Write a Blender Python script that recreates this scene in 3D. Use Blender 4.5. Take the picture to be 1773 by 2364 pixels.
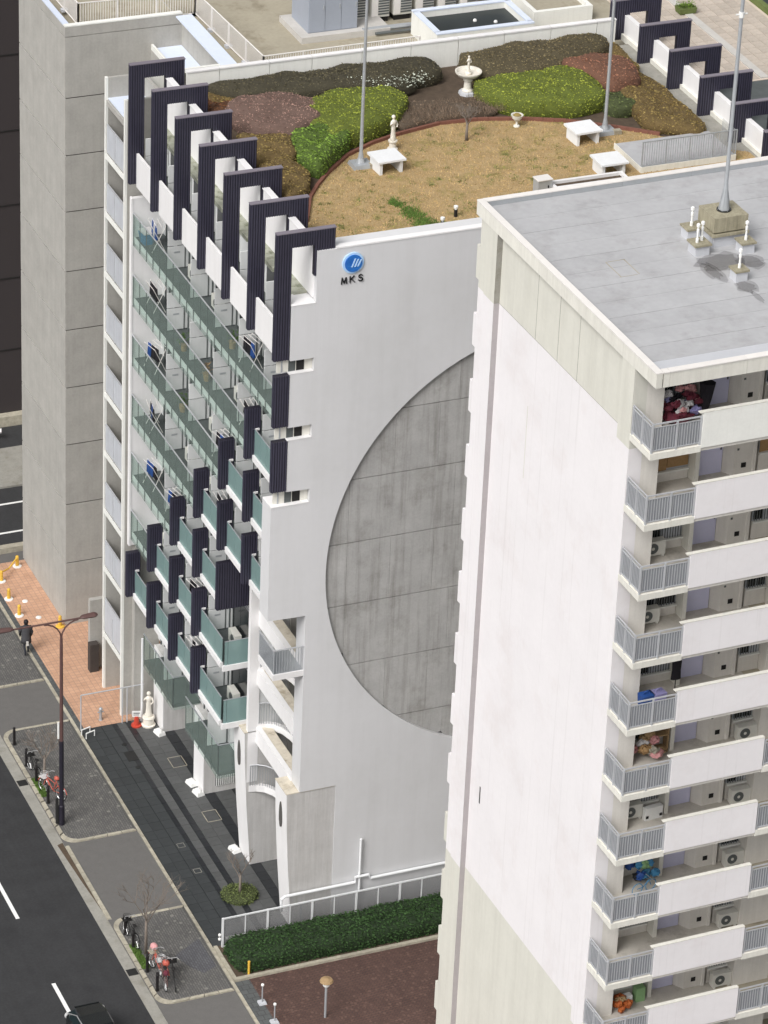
import bpy, math, random
from mathutils import Vector, Matrix, geometry
random.seed(11)
for o in list(bpy.data.objects): bpy.data.objects.remove(o)
SC = bpy.context.scene
COL = SC.collection
rad = math.radians
# ---------------------------------------------------------------- camera
YAW, PIT, ROL = 0.41251418, 0.51670056, 0.04555841
fw = Vector((math.sin(YAW)*math.cos(PIT), math.cos(YAW)*math.cos(PIT), -math.sin(PIT)))
r0 = fw.cross(Vector((0, 0, 1))).normalized(); u0 = r0.cross(fw)
rt = r0*math.cos(ROL)+u0*math.sin(ROL); up = u0*math.cos(ROL)-r0*math.sin(ROL)
cam = bpy.data.objects.new('camera', bpy.data.cameras.new('camera')); COL.objects.link(cam)
M4 = Matrix((rt, up, -fw)).transposed().to_4x4(); M4.translation = Vector((-47.986, -145.873, 93.645))
cam.matrix_world = M4
cam.data.sensor_fit = 'VERTICAL'; cam.data.sensor_height = 36; cam.data.lens = 8907.1/2364*36
cam.data.clip_start = 1; cam.data.clip_end = 3000
SC.camera = cam
SC.render.resolution_x = 768; SC.render.resolution_y = 1024
# ---------------------------------------------------------------- sky and sun (overcast)
SUN_EL, SUN_AZ = rad(46), rad(236)      # azimuth from +Y clockwise: light comes from the west-south-west
W = bpy.data.worlds.new('World'); SC.world = W; W.use_nodes = True
nt = W.node_tree; bg = nt.nodes['Background']
sky = nt.nodes.new('ShaderNodeTexSky'); sky.sky_type = 'NISHITA'; sky.sun_disc = False
sky.sun_elevation = SUN_EL; sky.sun_rotation = SUN_AZ; sky.air_density = 1.0; sky.dust_density = 5.0; sky.ozone_density = 1.0
hs = nt.nodes.new('ShaderNodeHueSaturation'); hs.inputs['Saturation'].default_value = 0.12
nt.links.new(sky.outputs[0], hs.inputs['Color']); nt.links.new(hs.outputs[0], bg.inputs[0]); bg.inputs[1].default_value = 0.10
sl = bpy.data.lights.new('sun', 'SUN'); sl.energy = 1.4; sl.angle = rad(28); sl.color = (1, .975, .95)
so = bpy.data.objects.new('sun', sl); COL.objects.link(so); so.location = (-60, -60, 120)
sd = Vector((math.sin(SUN_AZ)*math.cos(SUN_EL), math.cos(SUN_AZ)*math.cos(SUN_EL), math.sin(SUN_EL)))
so.rotation_euler = sd.to_track_quat('Z', 'Y').to_euler()
vs = SC.view_settings
vs.view_transform = 'Standard'; vs.look = 'None'; vs.exposure = 0.52; vs.gamma = 1; vs.use_curve_mapping = False
SC.render.engine = 'CYCLES'
SC.cycles.max_bounces = 7; SC.cycles.transparent_max_bounces = 16

# ---------------------------------------------------------------- materials
MAT = {}
def _n(t, kind, **kw):
    n = t.nodes.new(kind)
    for k, v in kw.items():
        if hasattr(n, k): setattr(n, k, v)
        else: n.inputs[k].default_value = v
    return n
def mat(name, col, rough=.8, var=.12, scale=2.0, streak=0., island=0., bump=0., spec=.4, metal=0., stain=None, fine=.5, col2=None, rnd=.04, cut=(.35, .7), sscale=(7, 7, .35)):
    """procedural surface: two noises vary the colour, `streak` adds vertical weathering, `island` colour per leaf"""
    m = bpy.data.materials.new(name); m.use_nodes = True; MAT[name] = m
    t = m.node_tree; L = t.links; b = t.nodes['Principled BSDF']
    b.inputs['Roughness'].default_value = rough; b.inputs['Metallic'].default_value = metal
    b.inputs['Specular IOR Level'].default_value = spec
    tc = _n(t, 'ShaderNodeTexCoord')
    n1 = _n(t, 'ShaderNodeTexNoise', Scale=scale, Detail=5., Roughness=.62); L.new(tc.outputs['Object'], n1.inputs['Vector'])
    n2 = _n(t, 'ShaderNodeTexNoise', Scale=scale*9, Detail=3.); L.new(tc.outputs['Object'], n2.inputs['Vector'])
    ad = _n(t, 'ShaderNodeMath', operation='MULTIPLY_ADD'); L.new(n2.outputs['Fac'], ad.inputs[0]); ad.inputs[1].default_value = fine; L.new(n1.outputs['Fac'], ad.inputs[2])
    mr = _n(t, 'ShaderNodeMapRange'); L.new(ad.outputs[0], mr.inputs['Value'])
    mr.inputs['From Min'].default_value = .32+.25*fine; mr.inputs['From Max'].default_value = .68+.75*fine
    c = Vector(col); lo = c*(1-var); hi = Vector(col2) if col2 else c*(1+var)
    mx = _n(t, 'ShaderNodeMix', data_type='RGBA'); L.new(mr.outputs[0], mx.inputs['Factor'])
    mx.inputs[6].default_value = (*[min(1, v) for v in lo], 1); mx.inputs[7].default_value = (*[min(1, v) for v in hi], 1)
    out = mx.outputs[2]
    def mul(out, fac, colour):
        q = _n(t, 'ShaderNodeMix', data_type='RGBA', blend_type='MULTIPLY'); L.new(fac, q.inputs['Factor']); L.new(out, q.inputs[6]); q.inputs[7].default_value = (*colour, 1); return q.outputs[2]
    if streak:
        mp = _n(t, 'ShaderNodeMapping'); mp.inputs['Scale'].default_value = sscale; L.new(tc.outputs['Object'], mp.inputs['Vector'])
        n3 = _n(t, 'ShaderNodeTexNoise', Scale=1., Detail=6., Roughness=.7); L.new(mp.outputs[0], n3.inputs['Vector'])
        r = _n(t, 'ShaderNodeMapRange'); L.new(n3.outputs['Fac'], r.inputs['Value']); r.inputs['From Min'].default_value = cut[0]; r.inputs['From Max'].default_value = cut[1]; r.inputs['To Max'].default_value = streak
        out = mul(out, r.outputs[0], (.42, .40, .36))
    if stain:
        n4 = _n(t, 'ShaderNodeTexNoise', Scale=stain[1], Detail=7., Roughness=.68); L.new(tc.outputs['Object'], n4.inputs['Vector'])
        r = _n(t, 'ShaderNodeMapRange'); L.new(n4.outputs['Fac'], r.inputs['Value']); r.inputs['From Min'].default_value = .52; r.inputs['From Max'].default_value = .68; r.inputs['To Max'].default_value = stain[2]
        out = mul(out, r.outputs[0], stain[0])
    if island:
        g = _n(t, 'ShaderNodeNewGeometry'); r = _n(t, 'ShaderNodeMapRange'); L.new(g.outputs['Random Per Island'], r.inputs['Value'])
        r.inputs['To Min'].default_value = 1-island; r.inputs['To Max'].default_value = 1+island
        h = _n(t, 'ShaderNodeHueSaturation'); L.new(r.outputs[0], h.inputs['Value']); L.new(out, h.inputs['Color']); out = h.outputs[0]
    if rnd:
        oi = _n(t, 'ShaderNodeObjectInfo'); r = _n(t, 'ShaderNodeMapRange'); L.new(oi.outputs['Random'], r.inputs['Value'])
        r.inputs['To Min'].default_value = 1-rnd; r.inputs['To Max'].default_value = 1+rnd
        h = _n(t, 'ShaderNodeHueSaturation'); L.new(r.outputs[0], h.inputs['Value']); L.new(out, h.inputs['Color']); out = h.outputs[0]
    L.new(out, b.inputs['Base Color'])
    if bump:
        bp = _n(t, 'ShaderNodeBump'); bp.inputs['Strength'].default_value = bump; bp.inputs['Distance'].default_value = .03
        L.new(ad.outputs[0], bp.inputs['Height']); L.new(bp.outputs[0], b.inputs['Normal'])
    return m
def glassy(name, tint, opaque, col, rough=.25):
    m = bpy.data.materials.new(name); m.use_nodes = True; MAT[name] = m
    t = m.node_tree; L = t.links; b = t.nodes['Principled BSDF']; o = t.nodes['Material Output']
    b.inputs['Base Color'].default_value = (*col, 1); b.inputs['Roughness'].default_value = rough
    tr = _n(t, 'ShaderNodeBsdfTransparent'); tr.inputs[0].default_value = (*tint, 1)
    ms = _n(t, 'ShaderNodeMixShader'); ms.inputs[0].default_value = opaque
    L.new(tr.outputs[0], ms.inputs[1]); L.new(b.outputs[0], ms.inputs[2]); L.new(ms.outputs[0], o.inputs[0])
def bricks(name, c1, c2, mortar, w, h, rough=.85, rot=0., msize=.012, offs=.5, light=None):
    """small pavers too small to build singly: brick pattern in metres"""
    m = mat(name, c1, rough, .18, 1.2, rnd=0); t = m.node_tree; L = t.links; b = t.nodes['Principled BSDF']
    src = b.inputs['Base Color'].links[0].from_socket
    tc = [n for n in t.nodes if n.type == 'TEX_COORD'][0]
    mp = _n(t, 'ShaderNodeMapping'); mp.inputs['Rotation'].default_value = (0, 0, rot); L.new(tc.outputs['Object'], mp.inputs[0])
    br = _n(t, 'ShaderNodeTexBrick'); L.new(mp.outputs[0], br.inputs['Vector']); br.offset = offs
    br.inputs['Scale'].default_value = 1; br.inputs['Brick Width'].default_value = w; br.inputs['Row Height'].default_value = h; br.inputs['Mortar Size'].default_value = msize
    br.inputs['Color1'].default_value = (1, 1, 1, 1); br.inputs['Color2'].default_value = (*[c2[i]/c1[i] for i in range(3)], 1); br.inputs['Mortar'].default_value = (*[mortar[i]/c1[i] for i in range(3)], 1)
    q = _n(t, 'ShaderNodeMix', data_type='RGBA', blend_type='MULTIPLY'); q.inputs['Factor'].default_value = 1; L.new(src, q.inputs[6]); L.new(br.outputs[0], q.inputs[7])
    out = q.outputs[2]
    if light:
        vo = _n(t, 'ShaderNodeTexVoronoi', Scale=light[1]); L.new(tc.outputs['Object'], vo.inputs['Vector'])
        s = _n(t, 'ShaderNodeSeparateColor'); L.new(vo.outputs['Color'], s.inputs[0])
        r = _n(t, 'ShaderNodeMath', operation='GREATER_THAN'); L.new(s.outputs[0], r.inputs[0]); r.inputs[1].default_value = light[2]
        d = _n(t, 'ShaderNodeMath', operation='LESS_THAN'); L.new(vo.outputs['Distance'], d.inputs[0]); d.inputs[1].default_value = .45
        pr = _n(t, 'ShaderNodeMath', operation='MULTIPLY'); L.new(r.outputs[0], pr.inputs[0]); L.new(d.outputs[0], pr.inputs[1])
        k = _n(t, 'ShaderNodeMath', operation='MULTIPLY'); L.new(pr.outputs[0], k.inputs[0]); k.inputs[1].default_value = .6
        e = _n(t, 'ShaderNodeMix', data_type='RGBA'); L.new(k.outputs[0], e.inputs['Factor']); L.new(out, e.inputs[6]); e.inputs[7].default_value = (*light[0], 1); out = e.outputs[2]
    L.new(out, b.inputs['Base Color'])

mat('white', (.80, .79, .79), .6, .03, .7, streak=.10, sscale=(2.5, 2.5, .2))
mat('white_end', (.645, .645, .655), .6, .025, .35, streak=.10, sscale=(2.2, 2.2, .10), cut=(.45, .8), stain=((.93, .93, .92), .12, .8))
mat('white_old', (.78, .78, .74), .75, .05, 1.2, streak=.16, cut=(.5, .8))
mat('tower_white', (.80, .775, .785), .7, .035, .5, streak=.30, sscale=(5, 5, .07), cut=(.56, .80), rnd=.015, stain=((.93, .91, .90), .35, .8))
mat('tower_cream', (.65, .64, .575), .75, .05, .8, streak=.18, sscale=(2.2, 2.2, .12), cut=(.45, .75), rnd=.015)
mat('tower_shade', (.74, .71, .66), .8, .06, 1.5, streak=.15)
mat('cream_edge', (.75, .735, .67), .7, .06, 2., streak=.2)
mat('concrete', (.40, .388, .36), .85, .13, 1.1, streak=.18, sscale=(3.2, 3.2, .25), cut=(.42, .72), bump=.15, rnd=.03)
mat('concrete_disc', (.41, .405, .395), .85, .14, 1.3, streak=.50, sscale=(4.2, 4.2, .20), cut=(.47, .72), stain=((.70, .69, .66), .7, .7), bump=.2, rnd=.05)
mat('concrete_pier', (.55, .54, .53), .85, .08, 1.4, streak=.35, sscale=(5, 5, .3))
mat('joint', (.09, .085, .08), .9, .1)
mat('navy', (.045, .043, .068), .5, .15, 3., streak=.1, rnd=.1)
mat('navy_dark', (.018, .016, .026), .55, .15, 3., rnd=.1)
mat('cap', (.20, .18, .21), .5, .08)
mat('board', (.66, .67, .67), .6, .04, 1.5, streak=.1, rnd=.06)
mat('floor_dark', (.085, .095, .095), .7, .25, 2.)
mat('loggia_floor', (.50, .47, .42), .85, .12, 2., stain=((.6, .58, .54), 1.5, .6))
mat('old_ledge', (.56, .51, .42), .9, .14, 3., stain=((.5, .45, .38), 1.6, .7))
mat('groove_shade', (.40, .37, .375), .7, .08, 1.)  # grey mauve standing in for shade on the groove's side face
mat('moss_ledge', (.36, .37, .30), .9, .25, 4., stain=((.25, .28, .16), 3., .8))
mat('steel', (.42, .44, .46), .45, .08, metal=.3)
mat('steel_dark', (.10, .11, .11), .5, .1)
mat('alu', (.50, .51, .53), .45, .06, metal=.2)
mat('panel_frost', (.56, .58, .62), .35, .08, 2., streak=.25)
mat('rail_white', (.74, .71, .68), .5, .05)
mat('dark_glass', (.018, .02, .022), .12, .2, spec=.6)
mat('dark', (.012, .011, .011), .7, .2)
mat('brown_wall', (.040, .033, .034), .9, .18, 30., bump=.3)
mat('door', (.62, .62, .80), .45, .04, 2.)
mat('bamboo', (.36, .22, .10), .7, .2, 14., rnd=.1)
mat('ac', (.66, .65, .60), .5, .05)
mat('roof_membrane', (.43, .43, .44), .17, .10, .5, stain=((.72, .70, .68), .8, .5), spec=.5, rnd=.03)
mat('roof_light', (.52, .53, .56), .4, .06, .8)
mat('roof_rear', (.36, .325, .25), .9, .14, .7, stain=((.5, .45, .38), .9, .6), bump=.1)
mat('roof_blue', (.66, .72, .84), .45, .05, 1.)
mat('cabinet', (.33, .36, .42), .45, .05, 1.)
mat('pit', (.012, .018, .019), .35, .3, 2.)
mat('mossy_block', (.36, .33, .24), .9, .18, 3., streak=.6, sscale=(9, 9, .6), bump=.3)
mat('asphalt', (.036, .0365, .0385), .85, .22, 1.2, fine=1.0, bump=.15, stain=((.72, .72, .74), .35, .8), streak=.25, sscale=(2.5, .12, 1), cut=(.45, .75))
mat('road_paint', (.78, .78, .76), .7, .06, 3.)
mat('gutter', (.30, .29, .26), .9, .22, 3., stain=((.5, .48, .42), 1.5, .7), bump=.2)
mat('kerb', (.38, .35, .28), .85, .30, 5., bump=.2, rnd=.12)
mat('drive', (.125, .12, .115), .9, .12, 3., fine=1.2)
bricks('paver', (.150, .144, .135), (.105, .102, .10), (.075, .073, .07), .20, .10, rot=rad(90), light=((.25, .245, .215), 5.5, .90))
bricks('paver_dark', (.085, .085, .095), (.11, .11, .12), (.06, .06, .06), .20, .10, rot=rad(90))
bricks('orange_tile', (.56, .34, .225), (.49, .29, .19), (.36, .23, .17), .24, .24, offs=0.)
bricks('brick_pave', (.082, .044, .036), (.105, .057, .045), (.05, .037, .033), .22, .11, rot=rad(40), light=((.15, .09, .07), 7., .78))
bricks('sett', (.10, .105, .105), (.085, .09, .09), (.05, .05, .05), .3, .3)
mat('plaza_base', (.022, .024, .025), .8, .2)
mat('slab_dark', (.042, .046, .048), .55, .16, 3., rnd=.10, bump=.08)
mat('slab_grey', (.088, .09, .09), .6, .16, 3., rnd=.10, bump=.08)
mat('slab_wet', (.024, .026, .029), .35, .2, 3., rnd=.12)
mat('iron', (.02, .02, .02), .6, .2)
mat('terrace_tile', (.47, .41, .35), .8, .14, 6., rnd=.10)
mat('terrace_joint', (.62, .53, .45), .9, .1)
mat('terrace_kerb', (.52, .50, .47), .85, .1, 2.)
mat('lawn', (.39, .26, .11), .95, .34, 2.2, fine=1.8, col2=(.50, .37, .20), bump=.6, stain=((.55, .66, .40), 1.3, .75), rnd=0)
mat('blade', (.50, .35, .16), .9, .2, .8, island=.35, stain=((.45, .75, .30), 1.3, .85), rnd=0)
mat('blade_green', (.115, .20, .04), .9, .2, 2., island=.4, rnd=0)
mat('soil', (.09, .065, .045), .95, .3, 4., bump=.4)
mat('twigs', (.22, .16, .115), .9, .2, 3., island=.5, rnd=0)
mat('edging', (.20, .085, .06), .8, .15, 4.)
def leafmats(n, c, c2=None, isl=.30):
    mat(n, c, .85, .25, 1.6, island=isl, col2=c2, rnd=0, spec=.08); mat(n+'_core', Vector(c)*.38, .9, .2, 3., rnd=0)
leafmats('leaf_olive', (.19, .155, .085)); leafmats('leaf_dark', (.125, .11, .068)); leafmats('leaf_purple', (.33, .21, .17))
leafmats('leaf_red', (.34, .165, .105)); leafmats('leaf_lime', (.25, .31, .05), (.34, .37, .06)); leafmats('leaf_green', (.16, .25, .045))
leafmats('leaf_amber', (.31, .21, .08), (.29, .23, .085)); leafmats('leaf_rust', (.22, .10, .05)); leafmats('leaf_hedge', (.040, .078, .028)); leafmats('leaf_moss', (.13, .16, .06))
leafmats('leaf_twig', (.25, .185, .13))
mat('cabinet_and_void', (.06, .05, .045), .9, .2)  # the entry cabinet's own brown; on the stair wall it stands for shade
mat('petal', (.62, .66, .55), .8, .1, island=.2, rnd=0)
mat('marble', (.76, .72, .64), .6, .07, 6., streak=.2)
mat('bench', (.76, .77, .78), .6, .04, 3., streak=.1)
mat('galv', (.40, .42, .44), .45, .08, 4., metal=.3)
mat('bark', (.19, .16, .135), .9, .25, 12.)
mat('lamp_brown', (.11, .06, .055), .5, .1)
mat('lamp_base', (.018, .016, .026), .5, .1)
mat('bollard', (.012, .010, .011), .5, .1)
mat('yellow', (.70, .43, .06), .6, .1, 4.)
mat('red', (.50, .06, .035), .5, .1); mat('red_bike', (.45, .10, .07), .45, .1)
mat('tyre', (.02, .02, .02), .8, .1); mat('chrome', (.6, .6, .6), .3, .05, metal=.6)
mat('car_black', (.006, .008, .009), .16, .05, spec=.6); mat('car_glass', (.01, .02, .022), .08, .1, spec=.7)
mat('lens', (.5, .5, .5), .2, .1); mat('tail', (.25, .02, .02), .2)
mat('hair', (.012, .010, .012), .7, .1); mat('coat', (.055, .055, .06), .9, .15, 6.); mat('trouser', (.022, .024, .032), .9); mat('skin', (.45, .28, .2), .6); mat('bag', (.6, .58, .55), .8)
mat('stone_white', (.80, .80, .78), .6, .05, 3.)
mat('blue_logo', (.012, .10, .42), .3, .1, col2=(.03, .2, .6)); mat('pale_logo', (.42, .62, .86), .3, .05); mat('ink', (.012, .012, .014), .5, .05)
mat('pipe_white', (.72, .73, .74), .5, .06)
mat('cloth_black', (.014, .012, .016), .9, .2, 8.); mat('cloth_red', (.22, .02, .035), .9, .3, 9., col2=(.10, .03, .05)); mat('cloth_pink', (.6, .3, .3), .9, .2); mat('cloth_white', (.6, .58, .58), .9, .1)
mat('cloth_purple', (.28, .26, .48), .8, .2, 8.); mat('blue', (.05, .20, .36), .5, .15, 5.); mat('blue_deep', (.02, .07, .26), .6, .1); mat('teal_box', (.25, .42, .2), .6, .1); mat('orange', (.62, .19, .03), .7, .3, 8., col2=(.3, .05, .02)); mat('wood', (.34, .23, .12), .7, .2, 6.)
mat('leafy', (.07, .13, .03), .8, .3, 6.)
glassy('glass_clear', (.88, .925, .905), .10, (.55, .64, .60), .12)
glassy('glass_teal', (.70, .84, .82), .60, (.30, .43, .42), .2)
glassy('mesh_panel', (.92, .92, .92), .36, (.34, .34, .345), .7)
glassy('damp', (.93, .93, .93), .16, (.16, .15, .15), .12)
glassy('bars_light', (.85, .87, .9), .30, (.36, .37, .38), .5)
glassy('bars_fine', (.85, .87, .9), .70, (.33, .345, .37), .5)

# ---------------------------------------------------------------- mesh helpers
class MB:
    def __init__(s): s.v = []; s.f = []
    def add(s, v, f):
        n = len(s.v); s.v += [tuple(p) for p in v]; s.f += [tuple(i+n for i in q) for q in f]; return s
    def box(s, x0, x1, y0, y1, z0, z1):
        if x0 > x1: x0, x1 = x1, x0
        if y0 > y1: y0, y1 = y1, y0
        return s.add([(x0, y0, z0), (x1, y0, z0), (x1, y1, z0), (x0, y1, z0), (x0, y0, z1), (x1, y0, z1), (x1, y1, z1), (x0, y1, z1)],
                     [(3, 2, 1, 0), (4, 5, 6, 7), (0, 1, 5, 4), (1, 2, 6, 5), (2, 3, 7, 6), (3, 0, 4, 7)])
    def tbox(s, c, half, top, z0, z1, rz=0.):
        """box tapering from half extents `half` at z0 to `top` at z1"""
        v = []
        for (hx, hy), z in ((half, z0), (top, z1)):
            for a, b in ((-1, -1), (1, -1), (1, 1), (-1, 1)):
                x, y = a*hx, b*hy; v.append((c[0]+x*math.cos(rz)-y*math.sin(rz), c[1]+x*math.sin(rz)+y*math.cos(rz), z))
        return s.add(v, [(3, 2, 1, 0), (4, 5, 6, 7), (0, 1, 5, 4), (1, 2, 6, 5), (2, 3, 7, 6), (3, 0, 4, 7)])
    def _prism(s, poly, a, b, mk):
        n = len(poly)
        tri = geometry.tessellate_polygon([[Vector((p[0], p[1], 0)) for p in poly]])
        s.add([mk(p, a) for p in poly]+[mk(p, b) for p in poly],
              [tuple(t) for t in tri]+[tuple(i+n for i in reversed(t)) for t in tri]+[(i, (i+1) % n, (i+1) % n+n, i+n) for i in range(n)])
        return s
    def pxz(s, poly, y0, y1): return s._prism(poly, y0, y1, lambda p, t: (p[0], t, p[1]))
    def pyz(s, poly, x0, x1): return s._prism(poly, x0, x1, lambda p, t: (t, p[0], p[1]))
    def pxy(s, poly, z0, z1): return s._prism(poly, z0, z1, lambda p, t: (p[0], p[1], t))
    def tube(s, pts, r, n=6, cap=True):
        pts = [Vector(p) for p in pts]; R = r if isinstance(r, (list, tuple)) else [r]*len(pts); rings = []
        for i, p in enumerate(pts):
            d = (pts[min(i+1, len(pts)-1)]-pts[max(i-1, 0)]).normalized()
            a = d.cross(Vector((0, 0, 1)));
            if a.length < 1e-3: a = Vector((1, 0, 0))
            a.normalize(); b = d.cross(a)
            rings.append([p+(a*math.cos(6.28319*k/n)+b*math.sin(6.28319*k/n))*R[i] for k in range(n)])
        v = [q for g in rings for q in g]; f = []
        for i in range(len(pts)-1):
            for k in range(n): f.append((i*n+k, i*n+(k+1) % n, (i+1)*n+(k+1) % n, (i+1)*n+k))
        if cap: f += [tuple(range(n-1, -1, -1)), tuple(range((len(pts)-1)*n, len(pts)*n))]
        return s.add(v, f)
    def cyl(s, x, y, z0, z1, r0, r1=None, n=12): return s.lathe((x, y), [(r0, z0), (r0 if r1 is None else r1, z1)], n)
    def lathe(s, c, prof, n=14):
        v = []; f = []
        for r, z in prof: v += [(c[0]+r*math.cos(6.28319*k/n), c[1]+r*math.sin(6.28319*k/n), z) for k in range(n)]
        for i in range(len(prof)-1):
            for k in range(n): f.append((i*n+k, i*n+(k+1) % n, (i+1)*n+(k+1) % n, (i+1)*n+k))
        f += [tuple(range(n-1, -1, -1)), tuple(range((len(prof)-1)*n, len(prof)*n))]
        return s.add(v, f)
    def ball(s, c, r, n=10, m=6, sq=(1, 1, 1)):
        v = []; f = []
        for j in range(m+1):
            t = math.pi*j/m
            for k in range(n): v.append((c[0]+r*sq[0]*math.sin(t)*math.cos(6.28319*k/n), c[1]+r*sq[1]*math.sin(t)*math.sin(6.28319*k/n), c[2]-r*sq[2]*math.cos(t)))
        for j in range(m):
            for k in range(n): f.append((j*n+k, j*n+(k+1) % n, (j+1)*n+(k+1) % n, (j+1)*n+k))
        return s.add(v, f)
    def torus(s, c, R, r, axis='X', n=20, m=5):
        pts = []
        for k in range(n+1):
            a = 6.28319*k/n
            o = (0, math.cos(a)*R, math.sin(a)*R) if axis == 'X' else ((math.cos(a)*R, 0, math.sin(a)*R) if axis == 'Y' else (math.cos(a)*R, math.sin(a)*R, 0))
            pts.append((c[0]+o[0], c[1]+o[1], c[2]+o[2]))
        return s.tube(pts, r, m, False)
    def mesh(s, name, m, smooth=False):
        me = bpy.data.meshes.new(name); me.from_pydata(s.v, [], s.f); me.update()
        if smooth: me.shade_smooth()
        if m: me.materials.append(MAT[m])
        return me
    def build(s, name, m, parent=None, smooth=False, kind=None):
        """vertices are in world axes when the parent is a building Empty without rotation, else in its own frame"""
        return link(name, s.mesh(name, m, smooth), parent, kind)
def link(name, me, parent=None, kind=None, loc=None):
    o = bpy.data.objects.new(name, me); COL.objects.link(o)
    if parent:
        o.parent = parent
        if parent.get('_w'): o.matrix_parent_inverse = Matrix.Translation(-Vector(parent['_w']))
    if loc: o.location = loc
    if kind: o['kind'] = kind
    return o
def sub(name, mb, m, part, smooth=False, kind=None):
    """sub-part below a part whose own origin is the frame of its vertices"""
    o = bpy.data.objects.new(name, mb.mesh(name, m, smooth)); COL.objects.link(o); o.parent = part
    if kind: o['kind'] = kind
    return o
LABELS = {}
def tag(o, label, cat, group=None):
    o['label'] = label; o['category'] = cat
    if group: o['group'] = group
    LABELS.setdefault(label, []).append(o.name)
    return o
def thing(name, label, cat, loc=(0, 0, 0), rz=0., group=None, world=False):
    o = bpy.data.objects.new(name, None); COL.objects.link(o); o.location = loc; o.rotation_euler = (0, 0, rz); o.empty_display_size = .3
    if world: o['_w'] = tuple(loc)
    return tag(o, label, cat, group)
def struct(name, mb, m, kind='structure', smooth=False): return mb.build(name, m, None, smooth, kind)
def pieces(name, boxes, m, parent):
    """many alike box pieces sharing one unit mesh where sizes agree"""
    cache = {}
    for (x0, x1, y0, y1, z0, z1), mm in ((b if isinstance(b[0], (tuple, list)) else (b, m)) for b in boxes):
        key = (round(x1-x0, 3), round(y1-y0, 3), round(z1-z0, 3), mm)
        if key not in cache:
            g = MB().box(-key[0]/2, key[0]/2, -key[1]/2, key[1]/2, -key[2]/2, key[2]/2); cache[key] = g.mesh(name, mm)
        link(name, cache[key], parent, loc=((x0+x1)/2, (y0+y1)/2, (z0+z1)/2))
# ================================================================ ground, roads, pavements
struct('ground', MB().box(-900, 900, -900, 1200, -.6, -.30), 'drive')
struct('road', MB().box(-20, -6.1, -420, 420, -.28, -.12), 'asphalt')
struct('cross_road', MB().box(-6.1, 200, 7.95, 13.4, -.28, -.122), 'asphalt')
g = MB(); g.box(-6.12, -5.62, -120, 7.6, -.25, -.105); struct('gutter', g, 'gutter')
pm = MB()
for k in range(-8, 10):
    y0 = -18.45-k*7.55
    pm.box(-9.18, -9.02, y0-2.85, y0, -.12, -.114)
pm.box(-15.0, -14.85, -300, 300, -.12, -.114)
for yy in (9.2, 11.9): pm.box(-6, 120, yy-.07, yy+.07, -.122, -.116)
struct('road_marking', pm, 'road_paint')
struct('driveway', MB().box(-5.64, -2.38, -120, 7.6, -.28, -.055), 'drive')
def rounded(x0, x1, y0, y1, r=.62, n=6):
    """island outline: rounded on its road side corners"""
    p = [(x1, y0)]; p.append((x1, y1))
    p += [(x0+r-r*math.sin(a), y1-r+r*math.cos(a)) for a in [math.pi/2*i/n for i in range(n+1)]]
    p += [(x0+r-r*math.cos(a), y0+r-r*math.sin(a)) for a in [math.pi/2*i/n for i in range(n+1)]]
    return p
def island(y0, y1, nm='pavement'):
    pv = struct(nm, MB().pxy(rounded(-5.45, -2.48, y0+.13, y1-.13), -.28, 0.), 'paver')
    out = rounded(-5.62, -2.40, y0, y1); inn = rounded(-5.45, -2.48, y0+.14, y1-.14)
    # kerb stones follow the outline, each one a stone about 0.65 m long
    def seg(a0, a1, b0, b1, n):
        for i in range(n):
            t0, t1 = i/n, (i+1)/n-.012
            q = [a0.lerp(a1, t0), a0.lerp(a1, t1), b0.lerp(b1, t1), b0.lerp(b1, t0)]
            MB().pxy([(v.x, v.y) for v in q], -.28, .012).build('kerb_stone', 'kerb', pv)
    O = [Vector(p) for p in out]; I = [Vector(p) for p in inn]
    for i in range(1, len(O)):
        j = (i+1) % len(O); n = max(1, round((O[j]-O[i]).length/.65))
        if (O[j]-O[i]).length > .02: seg(O[i], O[j], I[i], I[j], n)
    return pv
island(-16.95, -7.75); island(-28.95, -22.78); island(-4.25, 7.4)
bx = []
y = -58.
while y < 7.3: bx.append((-2.42+.02, -2.26, y, y+.88, -.3, .014)); y += .9
kp = struct('kerb', MB().box(-2.40, -2.262, -58, 7.3, -.3, -.01), 'gutter'); pieces('kerb_stone', bx, 'kerb', kp)
struct('patched_paving', MB().pxy([(-3.9, -26.0), (-2.6, -25.2), (-2.55, -27.2), (-3.2, -27.5), (-3.6, -26.9)], -.02, .004), 'paver_dark')
struct('orange_pavement', MB().box(-2.02, 4.5, -8.72, 6.3, -.3, .0), 'orange_tile')
struct('pavement_border', MB().box(-2.26, -2.02, -8.72, 6.3, -.3, .005), 'sett')
struct('pavement_strip', MB().box(-2.26, -1.62, -58, -28.5, -.3, .0), 'sett')
struct('brick_pavement', MB().box(-1.62, 60, -58, -28.48, -.3, .0), 'brick_pave')
struct('hedge_bed', MB().box(-2.1, 30, -28.3, -26.02, -.3, .05), 'soil')
bx = [(-2.1+i*.9, -1.21+i*.9, -28.47, -28.3, -.2, .10) for i in range(14)]+[(-2.25, -2.1, -28.47+i*.82, -27.66+i*.82, -.2, .10) for i in range(3)]
kb = struct('bed_kerb', MB().box(-2.2, 10.4, -28.45, -28.32, -.25, .06), 'gutter'); pieces('kerb_stone', bx, 'kerb', kb)
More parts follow.
